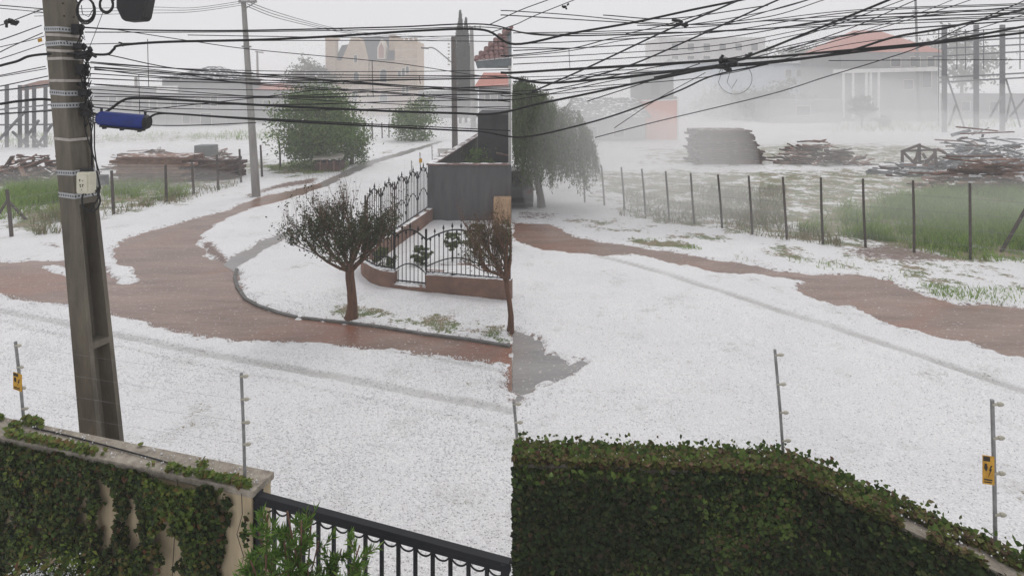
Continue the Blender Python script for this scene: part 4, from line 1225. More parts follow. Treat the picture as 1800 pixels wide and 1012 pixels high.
# willow-like tree
random.seed(5)
wb = G(952, 366)
wl = thing('weeping_tree', wb, 'weeping green tree with drooping branches at the start of the wire fence', 'tree')
tb = MB()
tb.tube([wb - Vector((0,0,.1)), wb + Vector((-.05,0,.5)), wb + Vector((-.2,.1,1.3)), wb + Vector((-.15,.1,2.4))], [.2,.15,.13,.1], 9)
LC, LDs = [], []
strands = MB()
for k in range(1150):
    a = random.uniform(0, 2*math.pi); rr = math.sqrt(random.random())
    tip = Vector((.15 + rr*3.25*math.cos(a), wb.y + rr*2.0*math.sin(a), 0))
    if tip.x < .05: tip.x = .05 + random.random()*1.6; rr = math.hypot(tip.x-.15, tip.y-wb.y)/3.25
    zt = 4.85 - 2.0*rr**1.8 + random.uniform(-.3,.25) + .35*math.sin(tip.x*3)*math.cos(tip.y*2)
    drop = random.uniform(.9, 3.0) * (.6 + .6*rr)
    zb = max(zt - drop, .8 + .7*random.random() + .3*math.sin(tip.x*4))
    cur = []
    for t in np.linspace(0, 1, 7):
        cur.append(Vector((tip.x + (t-.2)*.22*math.cos(a) + .04*math.sin(t*6+k), tip.y + (t-.2)*.2*math.sin(a), zt + (zb-zt)*t)))
    if k % 3 == 0: strands.tube(cur, .008, 3, cap=False)
    for _ in range(64):
        t = random.random()*5.99; i = int(t)
        p = cur[i].lerp(cur[i+1], t-i)
        LC.append((p.x+random.gauss(0,.045), p.y+random.gauss(0,.045), p.z+random.gauss(0,.03)))
    if k < 40:
        s_ = wb + Vector((-.15,.1,random.uniform(1.6,2.4)))
        tb.tube([s_, s_.lerp(cur[0],.5) + Vector((0,0,.35)), cur[0]], [.06,.04,.012], 5)
LC = np.array(LC); LC = LC[LC[:,0] > .012]
Vv, Qq = leafcloud(LC, .115, .30, dirs=np.tile(np.array([0,0,-1.0]), (len(LC),1)))
strands.f = [f for f in strands.f if min(strands.v[i][0] for i in f) > .012]
tb.f = [f for f in tb.f if min(tb.v[i][0] for i in f) > .012]
fast('crown', Vv, Qq, M_LF_WILLOW, wl, loc=tuple(wb))
tb.build('trunk', M_BARKG, wl, fix=False, smooth=True)
strands.build('drooping_twig', M_BARKG, wl, fix=False)

# shed under the large bush
b = G(572, 298); D = b.y - 1.2
sh = thing('small_shed', (b.x, D, 0), 'little brown wooden shed with a pale roof tucked under the large leafy tree', 'shed')
MB().box((P(554,0,D).x, D, 0), (P(596,0,D).x, D+1.2, .55)).build('wall', M_WOODD, sh)
MB().add([P(549,279,D-.1), P(603,276,D-.1), P(606,268,D+1.2), P(565,271,D+1.2), P(549,282,D-.1), P(603,279,D-.1), P(606,271,D+1.2), P(565,274,D+1.2)], BF).build('roof', mk('pale_roof_board', (.45,.42,.38), (.3,.28,.25), scale=5), sh)
for x in (563, 575, 587):
    MB().beam(P(x,302,D-.02), P(x,282,D-.02), .05, .04).build('board', M_WOOD, sh)
# bench up the street
b = G(783, 274); D = b.y
bn = thing('street_bench', b, 'small pale bench at the foot of the dark street-lamp pole', 'bench')
MB().add(boxpts(P(783,264,D), Vector((.55,0,0)), Vector((0,.05,0)), Vector((0,0,.12))), BF).build('backrest', M_PALEW, bn)
MB().add(boxpts(P(783,268,D-.2), Vector((.55,0,0)), Vector((0,.2,0)), Vector((0,0,.03))), BF).build('seat', M_PALEW, bn)
for x in (772, 794):
    MB().beam(P(x,266,D), Vector((P(x,0,D).x, D, 0)), .06, .06).build('leg', M_GIRDER, bn)

# ------------------------------------------------------------------ corner property: walls, roof, fences, garden
pw = thing('boundary_wall', (-3.1, 23, 0), 'dark grey boundary wall with tiled coping running up the street', 'wall')
A0, A1 = Vector((-3.1, 23.0, 0)), Vector((-2.02, 37.5, 0))
m2 = MB().add([A0, A0 + Vector((.2,0,0)), A1 + Vector((.2,0,0)), A1, A0 + Vector((0,0,2.05)), A0 + Vector((.2,0,2.05)), A1 + Vector((.2,0,2.05)), A1 + Vector((0,0,2.05))], BF)
m2.build('side_wall', M_DGREY, pw)
MB().box((-2.895, 23.0, 0), (-.02, 23.2, 2.05)).build('front_wall', M_DGREY, pw)
for k in range(30):
    p = A0.lerp(A1, (k+.5)/30) + Vector((.1, 0, 2.09))
    plank(pw, p, .46, .30, .07, math.atan2(A1.y-A0.y, A1.x-A0.x), 0, 0, unit_box('coping_tile_mesh', M_COPING) if k == 0 else bpy.data.meshes['coping_tile_mesh'], 'coping_tile')
for k in range(8):
    plank(pw, (-2.86 + .365*k, 23.1, 2.085 + .004*(k % 2)), .362, .30, .06, 0, 0, 0, bpy.data.meshes['coping_tile_mesh'], 'coping_tile')
o = MB().box((-1.64, 30.0, 0), (-.17, 35.5, zpy(205, 30))).build('wall', M_DKGREY, thing('dark_outbuilding', (-.9, 30, 0), 'charcoal flat-roofed outbuilding behind the grey boundary wall', 'outbuilding'))
MB().box((-1.7, 29.9, zpy(205,30)+.002), (-.16, 35.6, zpy(205,30)+.1)).build('roof_slab', M_DKGREY, o.parent)
fr([(872,268),(896,272),(896,275),(872,271)], 29.92, .06, 'ledge', M_BRICK, o.parent)
# climber on the wall
b = Vector((-1.3, 26.5, 0))
clumpy('climbing_shrub', b, (-1.35, 26.5, 1.55), (.75, .5, .75), 26, 50, .11, M_LF_BUSH, 'green shrub growing between the grey wall and the charcoal outbuilding', 'shrub', limbs=4, trunk=.04)
# tiled house corner
hs_ = thing('tiled_house', (-.1, 25, 0), 'house corner with a terracotta tiled hipped roof and grey eave', 'house')
ze = zpy(108, 25)
MB().box((-.15, 25.45, 0), (-.03, 33, ze)).build('wall', M_WHITEW, hs_)
E0, E1, AP = Vector((-1.44, 25, ze)), Vector((-.02, 25, ze + .14)), Vector((-.02, 26.55, ze+1.45))
BK = Vector((-1.44, 33, ze)); AB = Vector((-.02, 31.5, ze+1.45)); E2 = Vector((-.02, 33, ze))
dn = Vector((0, .05, -.06))
MB().add([E0+dn, E1+dn, AP+dn, BK+dn, AB+dn, E2+dn], [(0,1,2),(0,2,4,3),(3,4,5),(0,3,5,1)]).build('roof_deck', M_FASCIA, hs_)
MB().add([E0 + Vector((-.02,-.05,-.03)), E1 + Vector((0,-.05,-.03)), E1 + Vector((0,-.05,-.32)), E0 + Vector((.06,-.05,-.29)), E0 + Vector((-.02,.03,-.03)), E1 + Vector((0,.03,-.03)), E1 + Vector((0,.03,-.32)), E0 + Vector((.06,.03,-.29))], [(0,3,2,1),(4,5,6,7),(0,1,5,4),(1,2,6,5),(2,3,7,6),(3,0,4,7)]).build('eave_fascia', M_FASCIA, hs_)
ex = (E1 - E0).normalized(); nrm = (E1-E0).cross(AP-E0).normalized()
if nrm.z < 0: nrm = -nrm
sy = nrm.cross(ex).normalized()
# one curved tile shared by all
tv, tfc = [], []
ns = 6
for j in (0, 1):
    for i in range(ns+1):
        a = math.pi*i/ns
        wv = .108 - .012*j
        tv.append((-wv*math.cos(a), j*.34, .075*math.sin(a) + .03*(1-j)))
for i in range(ns): tfc.append((i, i+1, ns+2+i, ns+1+i))
k0 = len(tv)
for j in (0, 1):
    for i in range(ns+1):
        a = math.pi*i/ns; wv = .09 - .012*j
        tv.append((-wv*math.cos(a), j*.34, .058*math.sin(a) + .03*(1-j)))
for i in range(ns): tfc.append((k0+i, k0+ns+1+i, k0+ns+2+i, k0+i+1)); tfc.append((i, k0+i, k0+i+1, i+1))
tme = bpy.data.meshes.new('roof_tile_mesh'); tme.from_pydata(tv, [], tfc); tme.materials.append(M_TILE)
Rm = Matrix((ex, sy, nrm)).transposed().to_4x4()
ht = (AP - E0).dot(sy)
for r_ in range(9):
    for c_ in range(8):
        x, y = .02 + c_*.2 + (.0 if r_ % 2 else .02), r_*.27
        xl = (AP-E0).dot(ex) * y/ht
        if x < xl - .02 or x > (E1-E0).dot(ex) - .05 or y > ht - .2: continue
        piece('roof_tile', tme, hs_, Matrix.Translation(E0 + ex*x + sy*(y-.04) + nrm*.005) @ Rm)
hip = MB()
for k in range(8):
    a, b = E0.lerp(AP, k/8), E0.lerp(AP, (k+1)/8 + .02)
    MB().tube([a + nrm*.03, b + nrm*.05], [.09, .075], 8).build('ridge_tile', M_TILE, hs_)
hr = MB()
for k in range(16):
    p = E0 + ex*(.06 + k*.09) + nrm*.03 + sy*.0
    hr.ball(p, .06, 7, 5, (1,.9,.75), .15)
o = hr.build('hail_drift', M_HAIL, smooth=True, fix=False)
tag(o, 'hail caught along the lowest row of roof tiles', 'hail', kind='stuff')

# curved low brick wall, gate and iron fences
def arcpts(pp): return [G(x, y) for x, y in pp]
bw = thing('low_brick_wall', G(690,508), 'low red-brown brick wall curving round the garden corner beneath the iron fence', 'wall')
cur = catmull([G(634,474), G(636,487), G(648,498), G(668,506), G(692,509)], 5)
def strip_wall(pts, hgt, thick, name, mat, parent, hsnow=False):
    m2 = MB()
    n = len(pts)
    for i in range(n):
        t = (pts[min(i+1,n-1)] - pts[max(i-1,0)]).normalized(); nn = Vector((-t.y, t.x, 0))
        h_ = hgt[0] + (hgt[1]-hgt[0])*i/(n-1)
        for q in (pts[i], pts[i] + nn*thick):
            m2.v.append(tuple(q + Vector((0,0,-.1)))); m2.v.append(tuple(q + Vector((0,0,h_))))
    for i in range(n-1):
        a = i*4; b = a+4
        m2.f += [(a, b, b+1, a+1), (a+2, a+3, b+3, b+2), (a+1, b+1, b+3, a+3)]
    m2.f += [(0,1,3,2), ((n-1)*4, (n-1)*4+2, (n-1)*4+3, (n-1)*4+1)]
    return m2.build(name, mat, parent)
strip_wall(cur, (.5,.42), .2, 'curved_section', M_BRICK, bw)
strip_wall([G(690,509), G(720,513), G(750,517)], (.13,.13), .3, 'gate_step', M_BRICK, bw)
FA, FB = G(748,517), G(897,531)
strip_wall([FA, FA.lerp(FB,.5), FB], (.46,.5), .2, 'straight_section', M_BRICK, bw)
RA, RB = G(634,474), Vector((-3.1, 22.95, 0))
strip_wall([RA + Vector((.02,.03,0)), RA.lerp(RB,.5), RB], (.5,.5), -.2, 'side_section', M_BRICK, bw)
# a line of hail lying on the wall
m2 = MB()
for k in range(90):
    p = FA.lerp(FB, random.random()) + Vector((0, random.uniform(.03,.17), .49)); m2.ball(p, random.uniform(.02,.05), 6, 4, (1.6,.8,.6), .2)
for k in range(60):
    p = cur[int(random.random()*len(cur))] + Vector((random.uniform(-.06,.1), random.uniform(.05,.17), .46)); m2.ball(p, random.uniform(.02,.045), 6, 4, (1.4,1,.6), .2)
for k in range(60):
    p = G(692,509).lerp(G(750,516), random.random()) + Vector((0, random.uniform(.02,.25), .13)); m2.ball(p, random.uniform(.02,.05), 6, 4, (1.6,1,.5), .2)
o = m2.build('hail_ridge', M_HAIL, smooth=True, fix=False); tag(o, 'hail lying along the top of the low brick wall', 'hail', kind='stuff')

# picket mesh: thin bar with spear tip, unit height
pk = MB().tube([(0,0,0),(0,0,.9)], .011, 5)
pk.tube([(0,0,.9),(0,0,.93),(0,0,1.0)], [.012,.03,.002], 5)
PKM = bpy.data.meshes.new('picket_mesh'); PKM.from_pydata(pk.v, [], pk.f); PKM.materials.append(M_PAINTB)
def iron_panel(th, a, b, base, n, h_end, h_mid, lows=(.5,.75)):
    """pickets between two feet with an arched top rail and a lower arch"""
    for i in range(n+1):
        t = i/n; p = a.lerp(b, t)
        hh = h_end + (h_mid-h_end)*math.sin(math.pi*t) + (.18 if i % 2 == 0 else .02)
        piece('picket', PKM, th, Matrix.Translation(p + Vector((0,0,base))) @ Matrix.Diagonal((1,1,hh,1)))
    m2 = MB()
    m2.tube([a.lerp(b,t) + Vector((0,0,base + h_end + (h_mid-h_end)*math.sin(math.pi*t))) for t in np.linspace(0,1,15)], .02, 6)
    m2.build('arched_rail', M_PAINTB, th, smooth=True)
    m2 = MB()
    m2.tube([a.lerp(b,t) + Vector((0,0,base + lows[0] + (lows[1]-lows[0])*math.sin(math.pi*t))) for t in np.linspace(0,1,15)], .016, 6)
    m2.build('lower_arch', M_PAINTB, th, smooth=True)
    MB().beam(a + Vector((0,0,base+.06)), b + Vector((0,0,base+.06)), .025, .03).build('bottom_rail', M_PAINTB, th)
gt = thing('garden_gate', G(692,508), 'arched black iron garden gate between the two brick wall sections', 'gate')
GA, GB = G(692,507) + Vector((0,.1,0)), G(748,513) + Vector((0,.1,0))
iron_panel(gt, GA, GB, .12, 8, 1.12, 1.34, (.3,.5))
for p in (GA, GB): MB().beam(p, p + Vector((0,0,1.5)), .05, .05).build('gate_post', M_PAINTB, gt)
fn = thing('iron_fence', FA, 'black iron spear fence with wide arches on the straight brick wall', 'fence')
fa, fb = FA + Vector((0,.1,0)), FB + Vector((0,.1,0))
mid = fa.lerp(fb, .80)
iron_panel(fn, fa, mid, .45, 15, .82, 1.12, (.18,.45))
iron_panel(fn, mid, fb, .45, 4, .82, .95, (.18,.28))
fs2 = thing('iron_fence', RA, 'black iron spear fence with tall arches receding along the street side', 'fence')
r1 = [cur[-1].lerp(cur[-1], 0)]
cc = [cur[0], cur[7], cur[13], cur[-1]]
for a, b in zip(cc[:-1], cc[1:]):
    iron_panel(fs2, a + Vector((.02,.1,0)), b + Vector((.02,.1,0)), .43, 5, .85, .98, (.25,.32))
prev = RA + Vector((.1,.1,0)); seg = 5
for k in range(seg):
    a = prev.lerp(RB, k/seg); b = prev.lerp(RB, (k+1)/seg)
    iron_panel(fs2, a, b, .47, 7, 1.25, 1.6, (.5,.85))
    MB().beam(a + Vector((0,0,.4)), a + Vector((0,0,2.0)), .04, .04).build('post', M_PAINTB, fs2)
# garden shrubs
def topiary(px, py, r, label, zc=None, sq=(1,1,1), cap=False):
    b = G(px, py); zc = zc or r
    clumpy('topiary_ball', b, (b.x, b.y, zc), (r*sq[0], r*sq[1], r*sq[2]), 60, 42, .05, M_LF_TOP, label, 'topiary', limbs=3, trunk=.025, shell=.75, csize=.1)
    return b
M_LF_TOP = leafmat('topiary_leaf', [(.06,.09,.025),(.10,.13,.04),(.13,.15,.06)], trans=.15)
b = topiary(742, 468, .24, 'round clipped topiary ball behind the garden gate', .32)
topiary(672, 483, .33, 'dense rounded garden bush inside the curved wall', .35)
topiary(795, 462, .20, 'dark clipped topiary on a bare stem behind the iron fence', .62, (1,1,1.1))
topiary(836, 452, .34, 'bigger olive shrub at the far side of the garden', .6, (1,1,1.15))
topiary(882, 440, .32, 'shrub growing against the tan wall in the garden corner', .5)
o = MB().box((-.66, 22.3, 0), (-.03, 22.9, .95)).build('lit_wall_block', mk('lit_wall_tan', (.48,.33,.2), (.36,.24,.15), scale=4, rough=.9), bevel=.02)  # stands for a lit wall; the light on it is put into the tan
tag(o, 'tan block standing for a lit wall at the end of the grey boundary wall', 'pillar')
for i, (x0,y0,x1,y1) in enumerate(((730,478,800,481),(775,468,895,468))):
    o = MB().beam(G(x0,y0), G(x1,y1), .12, .14).build('garden_edging', M_BRICK, bevel=.01)
    tag(o, ['short brick edging in the garden nearer the gate', 'long brick edging crossing the hail-covered garden'][i], 'edging')

# rods on the far boundary wall
def rod(px0, py0, px1, py1, D, label, n_ins, sign=None, r=.011, sgroup=None):
    t, b = P(px0, py0, D), P(px1, py1, D)
    th = thing('electric_fence_rod', b, label, 'fence rod')
    MB().tube([b - Vector((0,0,.05)), b.lerp(t,.45) + Vector((.002,0,0)), t], r, 8).build('post', M_STEEL, th)
    for f in n_ins:
        p = b.lerp(t, f) + Vector((r*.6, -.005, 0))
        q = p + Vector((.048, -.012, .006 + .004*random.random()))
        MB().tube([p - Vector((.012,0,0)), p.lerp(q,.35), p.lerp(q,.4), q.lerp(p,.25), q], [.009,.008,.013,.013,.006], 8).build('insulator', M_CERAM, th)
    return th, b, t
for x, y0, y1, D in ((739,274,302,23.4),(724,288,318,23.0),(760,262,288,25.5)):
    th, b, t = rod(x-1, y0-6, x, y1, D, 'small electric fence rod rising from the far tiled boundary wall', (.5,.7,.9), r=.016)
    th['group'] = 'far electric fence rods'
o = MB().poly([P(736.5,286,23.3), P(742,286,23.3), P(742,279,23.3), P(736.5,279,23.3)], (0,.01,0)).build('warning_sign', M_YEL)
tag(o, 'tiny yellow warning sign on the far boundary wall', 'sign')

# car
b = G(916, 371)
car = thing('parked_car', (.05, b.y, 0), 'dark parked car half hidden behind the weeping tree', 'car')
X0, X1, Y0 = -.74, .86, b.y
prof = [(0,.35),(0,.85),(.12,.98),(.75,1.02),(1.2,1.42),(2.6,1.44),(3.2,1.0),(4.0,.88),(4.1,.4),(4.1,.3),(0,.3)]
MB().poly([(X0, Y0+y, z) for y, z in prof], (X1-X0, 0, 0)).build('body', M_CAR, car, bevel=.06)
MB().add([(X0+.12,Y0+.80,1.06),(X1-.12,Y0+.80,1.06),(X1-.2,Y0+1.15,1.385),(X0+.2,Y0+1.15,1.385)], [(0,1,2,3)]).build('rear_window', M_GLASSD, car)
for x in (X0+.15, X1-.15):
    MB().box((x-.13,Y0-.02,.68),(x+.13,Y0+.06,.86)).build('tail_lamp', M_LAMPR, car, bevel=.02)
MB().box((X0+.05,Y0-.06,.36),(X1-.05,Y0+.05,.52)).build('bumper', M_BLACKP, car, bevel=.03)
for y in (.75, 3.25):
    for x in (X0+.1, X1-.1):
        wh_ = MB().tube([(x-.1,Y0+y,.31),(x+.1,Y0+y,.31)], .31, 18).build('wheel', M_RUB, car)
        MB().tube([(x-.105,Y0+y,.31),(x+.105,Y0+y,.31)], .18, 12).build('rim', M_STEEL, wh_)

# ------------------------------------------------------------------ foreground: ivy walls
WT = 2.3
def WP(px, py, z=WT):
    D = (H - z) * F / (py - HY)
    return Vector(((px-900)/F*D, D, z))
iw = thing('garden_wall', (WP(230,800).x, WP(230,800).y, 0), 'beige stucco garden wall with a rough cap, partly bare between the ivy', 'wall')
La, Lb = WP(-120, 706), WP(460, 838)      # back edge
Lc, Ld = WP(-120, 742), WP(440, 862)      # front edge
dr = (Ld - Lc).normalized(); back = Vector((-dr.y, dr.x, 0))
if back.y < 0: back = -back
def slab(a, b, z0, z1, t0, t1, name, mat, parent, bevel=0, off=0):
    return MB().add([a+back*t0, b+back*t0, b+back*t1, a+back*t1] if False else
        [Vector((q.x,q.y,z)) for z in (z0,z1) for q in (a+back*t0, b+back*t0, b+back*t1, a+back*t1)],
        [(0,3,2,1),(4,5,6,7),(0,1,5,4),(1,2,6,5),(2,3,7,6),(3,0,4,7)]).build(name, mat, parent, bevel=bevel)
slab(Lc - dr*1.5, Ld, 0, WT-.05, .012, .21, 'wall_body', M_STUCCO, iw)
slab(Lc - dr*1.5, Ld + dr*.02, WT-.05, WT, 0, .225, 'wall_cap', M_CAP, iw, bevel=.008)
# hedge-like ivy wall on the right
hw = thing('garden_wall', (WP(1150,800).x, WP(1150,800).y, 0), 'ivy-smothered garden wall with an outer corner, its cap bare only past the bend', 'wall')
Ra, Rb, Rc = WP(902, 812), WP(1385, 832), WP(1770, 1012)      # front edge of the cap
Rc = Rb + (Rc-Rb)*1.5
n1 = Vector((-(Rb-Ra).normalized().y, (Rb-Ra).normalized().x, 0)); n2 = Vector((-(Rc-Rb).normalized().y, (Rc-Rb).normalized().x, 0))
nb = (n1+n2).normalized()
TH = .19
rt = lambda q, nn, t, z: Vector((q.x+nn.x*t, q.y+nn.y*t, z))
def bent(z0, z1, t0, t1, name, mat):
    vs = []
    for z in (z0, z1):
        vs += [rt(Ra,n1,t0,z), rt(Rb,nb,t0,z), rt(Rc,n2,t0,z), rt(Rc,n2,t1,z), rt(Rb,nb,t1*1.08,z), rt(Ra,n1,t1,z)]
    return MB().add(vs, [(0,5,4,1),(1,4,3,2),(6,7,10,11),(7,8,9,10),(0,1,7,6),(1,2,8,7),(2,3,9,8),(3,4,10,9),(4,5,11,10),(5,0,6,11)]).build(name, mat, hw)
bent(0, WT-.05, .01, TH-.01, 'wall_body', M_STUCCO)
bent(WT-.048, WT, 0, TH, 'wall_cap', M_CAP)

# ivy
def ivy(name, label, mats, gen, parent_loc, size, aspect, jit=.35):
    th = thing(name, parent_loc, label, 'ivy')
    for nm, mat, C, Nn in gen:
        n = len(C)
        d = np.tile(np.array([0,0,-1.0]), (n,1)) + rng.normal(size=(n,3))*.55
        nn = Nn + rng.normal(size=(n,3))*.45
        nn /= np.linalg.norm(nn,axis=1)[:,None]
        d -= nn * (d*nn).sum(1)[:,None]; d /= np.linalg.norm(d,axis=1)[:,None]+1e-9
        s = np.cross(nn, d)
        L = (size*rng.uniform(1-jit,1+jit,n))[:,None]; W = L*aspect
        # five-cornered lobed leaf, folded along the midrib
        tip = C + d*L*.6; base = C - d*L*.3 + nn*L*.02
        l1, r1 = C + s*W*.55 - d*L*.12 + nn*L*.10, C - s*W*.55 - d*L*.12 + nn*L*.10
        l2, r2 = C + s*W*.30 + d*L*.28 + nn*L*.05, C - s*W*.30 + d*L*.28 + nn*L*.05
        V_ = np.stack([base, l1, l2, tip, r2, r1], axis=1).reshape(-1,3)
        k = np.arange(n)[:,None]*6
        Q_ = np.concatenate([k + np.array([[0,1,2,3]]), k + np.array([[0,3,4,5]])])
        fast(nm, V_, Q_, mat, th, loc=tuple(parent_loc))
    return th
M_IVY = leafmat('ivy_leaf', [(.014,.026,.005),(.03,.055,.009),(.055,.09,.014),(.085,.125,.02),(.13,.17,.028),(.11,.04,.02)], rough=.4, trans=.12)
M_IVYD = leafmat('dark_ivy_leaf', [(.008,.017,.005),(.016,.032,.008),(.028,.048,.011),(.042,.068,.015),(.08,.115,.024),(.04,.028,.016),(.10,.06,.035)], rough=.45, trans=.1)
M_IVYT = leafmat('young_ivy_leaf', [(.06,.10,.018),(.10,.15,.028),(.15,.19,.04),(.13,.07,.03)], rough=.5, trans=.2)
M_IVYB = leafmat('ivy_cap_leaf', [(.05,.065,.016),(.09,.115,.026),(.14,.16,.04),(.16,.10,.055),(.065,.045,.025)], rough=.5, trans=.15)
def face_pts(a, b, n, z0, z1):
    t = rng.random(n); z = z0 + (z1-z0)*rng.random(n)
    a, b = np.array(a), np.array(b)
    C = a[None,:]*(1-t)[:,None] + b[None,:]*t[:,None]; C[:,2] = z
    return C, t, z
frontn = np.array(-back)
Cf, t, z = face_pts(Lc - dr*1.2, Ld, 92000, .8, WT-.02)
s_m = t * (Ld - (Lc - dr*1.2)).length
ipx = 900 + Cf[:,0]/Cf[:,1]*F; ipy = HY + (H - z)*F/Cf[:,1]
wob1, wob2 = fbm(s_m, z, 9.0)*14, fbm(s_m + 5, z, 9.0)*14
dens = .29 + .75*fbm(s_m*1.0 + .25*z, z*.28, 4.2) + .55*fbm(s_m, z, 12.0) + .3*np.clip((z-2.0)/.2, 0, 1)
for bare in ([(174,836),(207,848),(214,968),(194,976),(184,930)], [(224,850),(242,852),(250,962),(234,962)], [(258,880),(272,884),(280,932),(264,928)], [(300,900),(312,902),(310,930),(300,926)],
             [(370,846),(440,862),(442,1030),(384,1030),(398,950),(410,910),(384,880)], [(75,958),(125,974),(134,1030),(85,1030)], [(16,892),(36,900),(32,930),(12,918)], [(66,912),(82,916),(78,934),(64,930)], [(140,1000),(176,1004),(180,1040),(140,1040)]):
    dens -= np.where(inside(ipx + wob1, ipy + wob2, bare), .62, 0)
keep = dens > .08
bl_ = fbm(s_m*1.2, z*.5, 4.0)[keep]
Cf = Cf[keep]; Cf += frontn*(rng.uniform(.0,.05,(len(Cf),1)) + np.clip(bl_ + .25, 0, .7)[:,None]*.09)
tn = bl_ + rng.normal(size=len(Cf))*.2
M_IVYL = leafmat('darker_ivy_leaf', [(.008,.017,.004),(.018,.034,.007),(.032,.056,.010),(.055,.085,.015),(.075,.03,.016)], rough=.5, trans=.1)  # second, darker leaf tone for the less bulging patches
ctop, t2, _ = face_pts(Lc - dr*1.2, Ld, 11000, WT, WT)
s2 = t2*(Ld-(Lc-dr*1.2)).length; off = rng.random(len(ctop))*.23
k2 = fbm(s2, off*2, 3.0) + .33*np.clip((1.75 - s2)/.7, -1, 1) + .08 + .22*(off < .04) > .05
ctop = ctop[k2] + np.array(back)[None,:]*off[k2][:,None]; ctop[:,2] += .008 + rng.random(len(ctop))*.05
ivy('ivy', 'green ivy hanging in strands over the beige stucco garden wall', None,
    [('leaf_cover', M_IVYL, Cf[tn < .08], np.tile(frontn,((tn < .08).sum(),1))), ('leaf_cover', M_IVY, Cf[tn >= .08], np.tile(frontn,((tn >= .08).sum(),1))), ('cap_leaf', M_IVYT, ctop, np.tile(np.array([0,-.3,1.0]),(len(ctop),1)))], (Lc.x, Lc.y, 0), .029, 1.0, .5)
sv = MB()
for k in range(14):
    q = (Lc).lerp(Ld, random.random()) - back*.012
    pts = []
    zz = WT - .02; xx = 0
    for j in range(9):
        pts.append(q + dr*xx + Vector((0,0,zz - q.z))); zz -= .14; xx += random.gauss(0,.035)
    sv.tube(pts, .0028, 4)
sv.build('stem', M_BARKG, bpy.data.objects['ivy'], fix=False)
# right: continuous cover
G1, _, z1 = face_pts(Ra, Rb, 46000, 1.1, WT + .0); G2, _, z2 = face_pts(Rb, Rc, 36000, 1.1, WT)
G1 += -np.array(n1)*(rng.random((len(G1),1))*.08 + .02*np.sin(G1[:,:1]*7)); G2 += -np.array(n2)*rng.random((len(G2),1))*.08
T1, u1, _ = face_pts(Ra, Rb, 9500, WT, WT); T1 += np.array(n1)*(rng.random((len(T1),1))*(TH+.03)-.02); T1[:,2] += .0 + rng.random(len(T1))*.05
T2, u2, _ = face_pts(Rb, Rc, 12500, WT, WT); o2 = rng.random(len(T2)); T2 += np.array(n2)*(o2[:,None]*(TH+.03)-.02); T2[:,2] += rng.random(len(T2))*.05
k = fbm(u2*6, o2*1.5, 2.0) + .45 - .75*np.clip((u2-.12)/.5,0,1)*(1 - np.clip((o2-.45)/.3,0,1)) > 0
T2 = T2[k]
GA_, NA_ = np.concatenate([G1,G2]), np.concatenate([np.tile(-np.array(n1),(len(G1),1)), np.tile(-np.array(n2),(len(G2),1))])
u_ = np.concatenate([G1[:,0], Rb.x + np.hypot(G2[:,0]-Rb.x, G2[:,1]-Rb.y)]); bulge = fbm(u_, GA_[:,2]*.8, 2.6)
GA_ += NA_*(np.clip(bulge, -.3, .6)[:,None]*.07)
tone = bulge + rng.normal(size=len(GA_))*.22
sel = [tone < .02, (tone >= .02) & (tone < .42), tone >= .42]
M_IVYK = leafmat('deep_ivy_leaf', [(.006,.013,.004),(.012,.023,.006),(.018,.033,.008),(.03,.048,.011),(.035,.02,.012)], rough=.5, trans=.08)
M_IVYG = leafmat('fresh_ivy_leaf', [(.025,.045,.010),(.045,.08,.015),(.07,.115,.022),(.10,.15,.03),(.10,.055,.035)], rough=.4, trans=.15)
tops = np.concatenate([T1,T2,np.tile(np.array(rt(Rb,nb,TH*.5,WT)),(700,1)) + rng.normal(size=(700,3))*np.array([.05,.07,0]) + np.array([0,0,.02])])
shoot = tops[rng.integers(0, len(tops), 900)] + np.array([0,0,.03]) + rng.random((900,1))*np.array([[0,0,.06]])
ivy('ivy', 'dense dark ivy covering the bent garden wall like a clipped hedge', None,
    [('leaf_cover', m_, GA_[k_], NA_[k_]) for m_, k_ in zip((M_IVYK, M_IVYD, M_IVYG), sel)] +
    [('cap_leaf', M_IVYB, tops, np.tile(np.array([0,-.2,1.0]),(len(tops),1))), ('shoot_leaf', M_IVYG, shoot, np.tile(np.array([0,-.8,.4]),(len(shoot),1)))], (Rb.x, Rb.y, 0), .028, 1.0, .55)
# hailstones caught on the walls and lying loose on the street
def stones(name, C, r0, r1, label):
    n = len(C); r = rng.uniform(r0, r1, n)[:,None]
    ax = np.array([[1,0,0],[0,1,0],[-1,0,0],[0,-1,0],[0,0,1],[0,0,-1]], float)
    V_ = (C[:,None,:] + ax[None]*r[:,:,None]*rng.uniform(.75,1.2,(n,6,1))).reshape(-1,3)
    f = np.array([[0,1,4],[1,2,4],[2,3,4],[3,0,4],[1,0,5],[2,1,5],[3,2,5],[0,3,5]])
    Q_ = (np.arange(n)[:,None,None]*6 + f[None]).reshape(-1,3)
    o = fast(name, V_, Q_, M_HAIL, smooth=True)
    return tag(o, label, 'hail', kind='stuff')
a, _, _ = face_pts(Ra, Rb, 90, WT+.045, WT+.05); a += np.array(n1)*rng.random((90,1))*TH
b_, _, _ = face_pts(Rb, Rc, 130, WT+.03, WT+.05); b_ += np.array(n2)*rng.random((130,1))*TH
c_, _, _ = face_pts(Lc, Ld, 160, WT+.006, WT+.02); c_ += np.array(back)*rng.random((160,1))*.2
stones('hailstones', np.concatenate([a,b_,c_]), .003, .010, 'white hailstones caught on the ivy and wall caps')
n = 85000
py = 150 + 5500/rng.uniform(6.0, 15.0, n); px = rng.uniform(-20, 1820, n)
D = GD(py); xs = (px-900)/F*D
hr_ = np.minimum.reduce([sdf(xs, D, p) for p in ROADS])
kk = (hr_ > .05) & (rng.random(n) < np.where(xs < .3, .95, .3)) & (fbm(xs, D, 1.3) + rng.normal(size=n)*.35 > -.12)
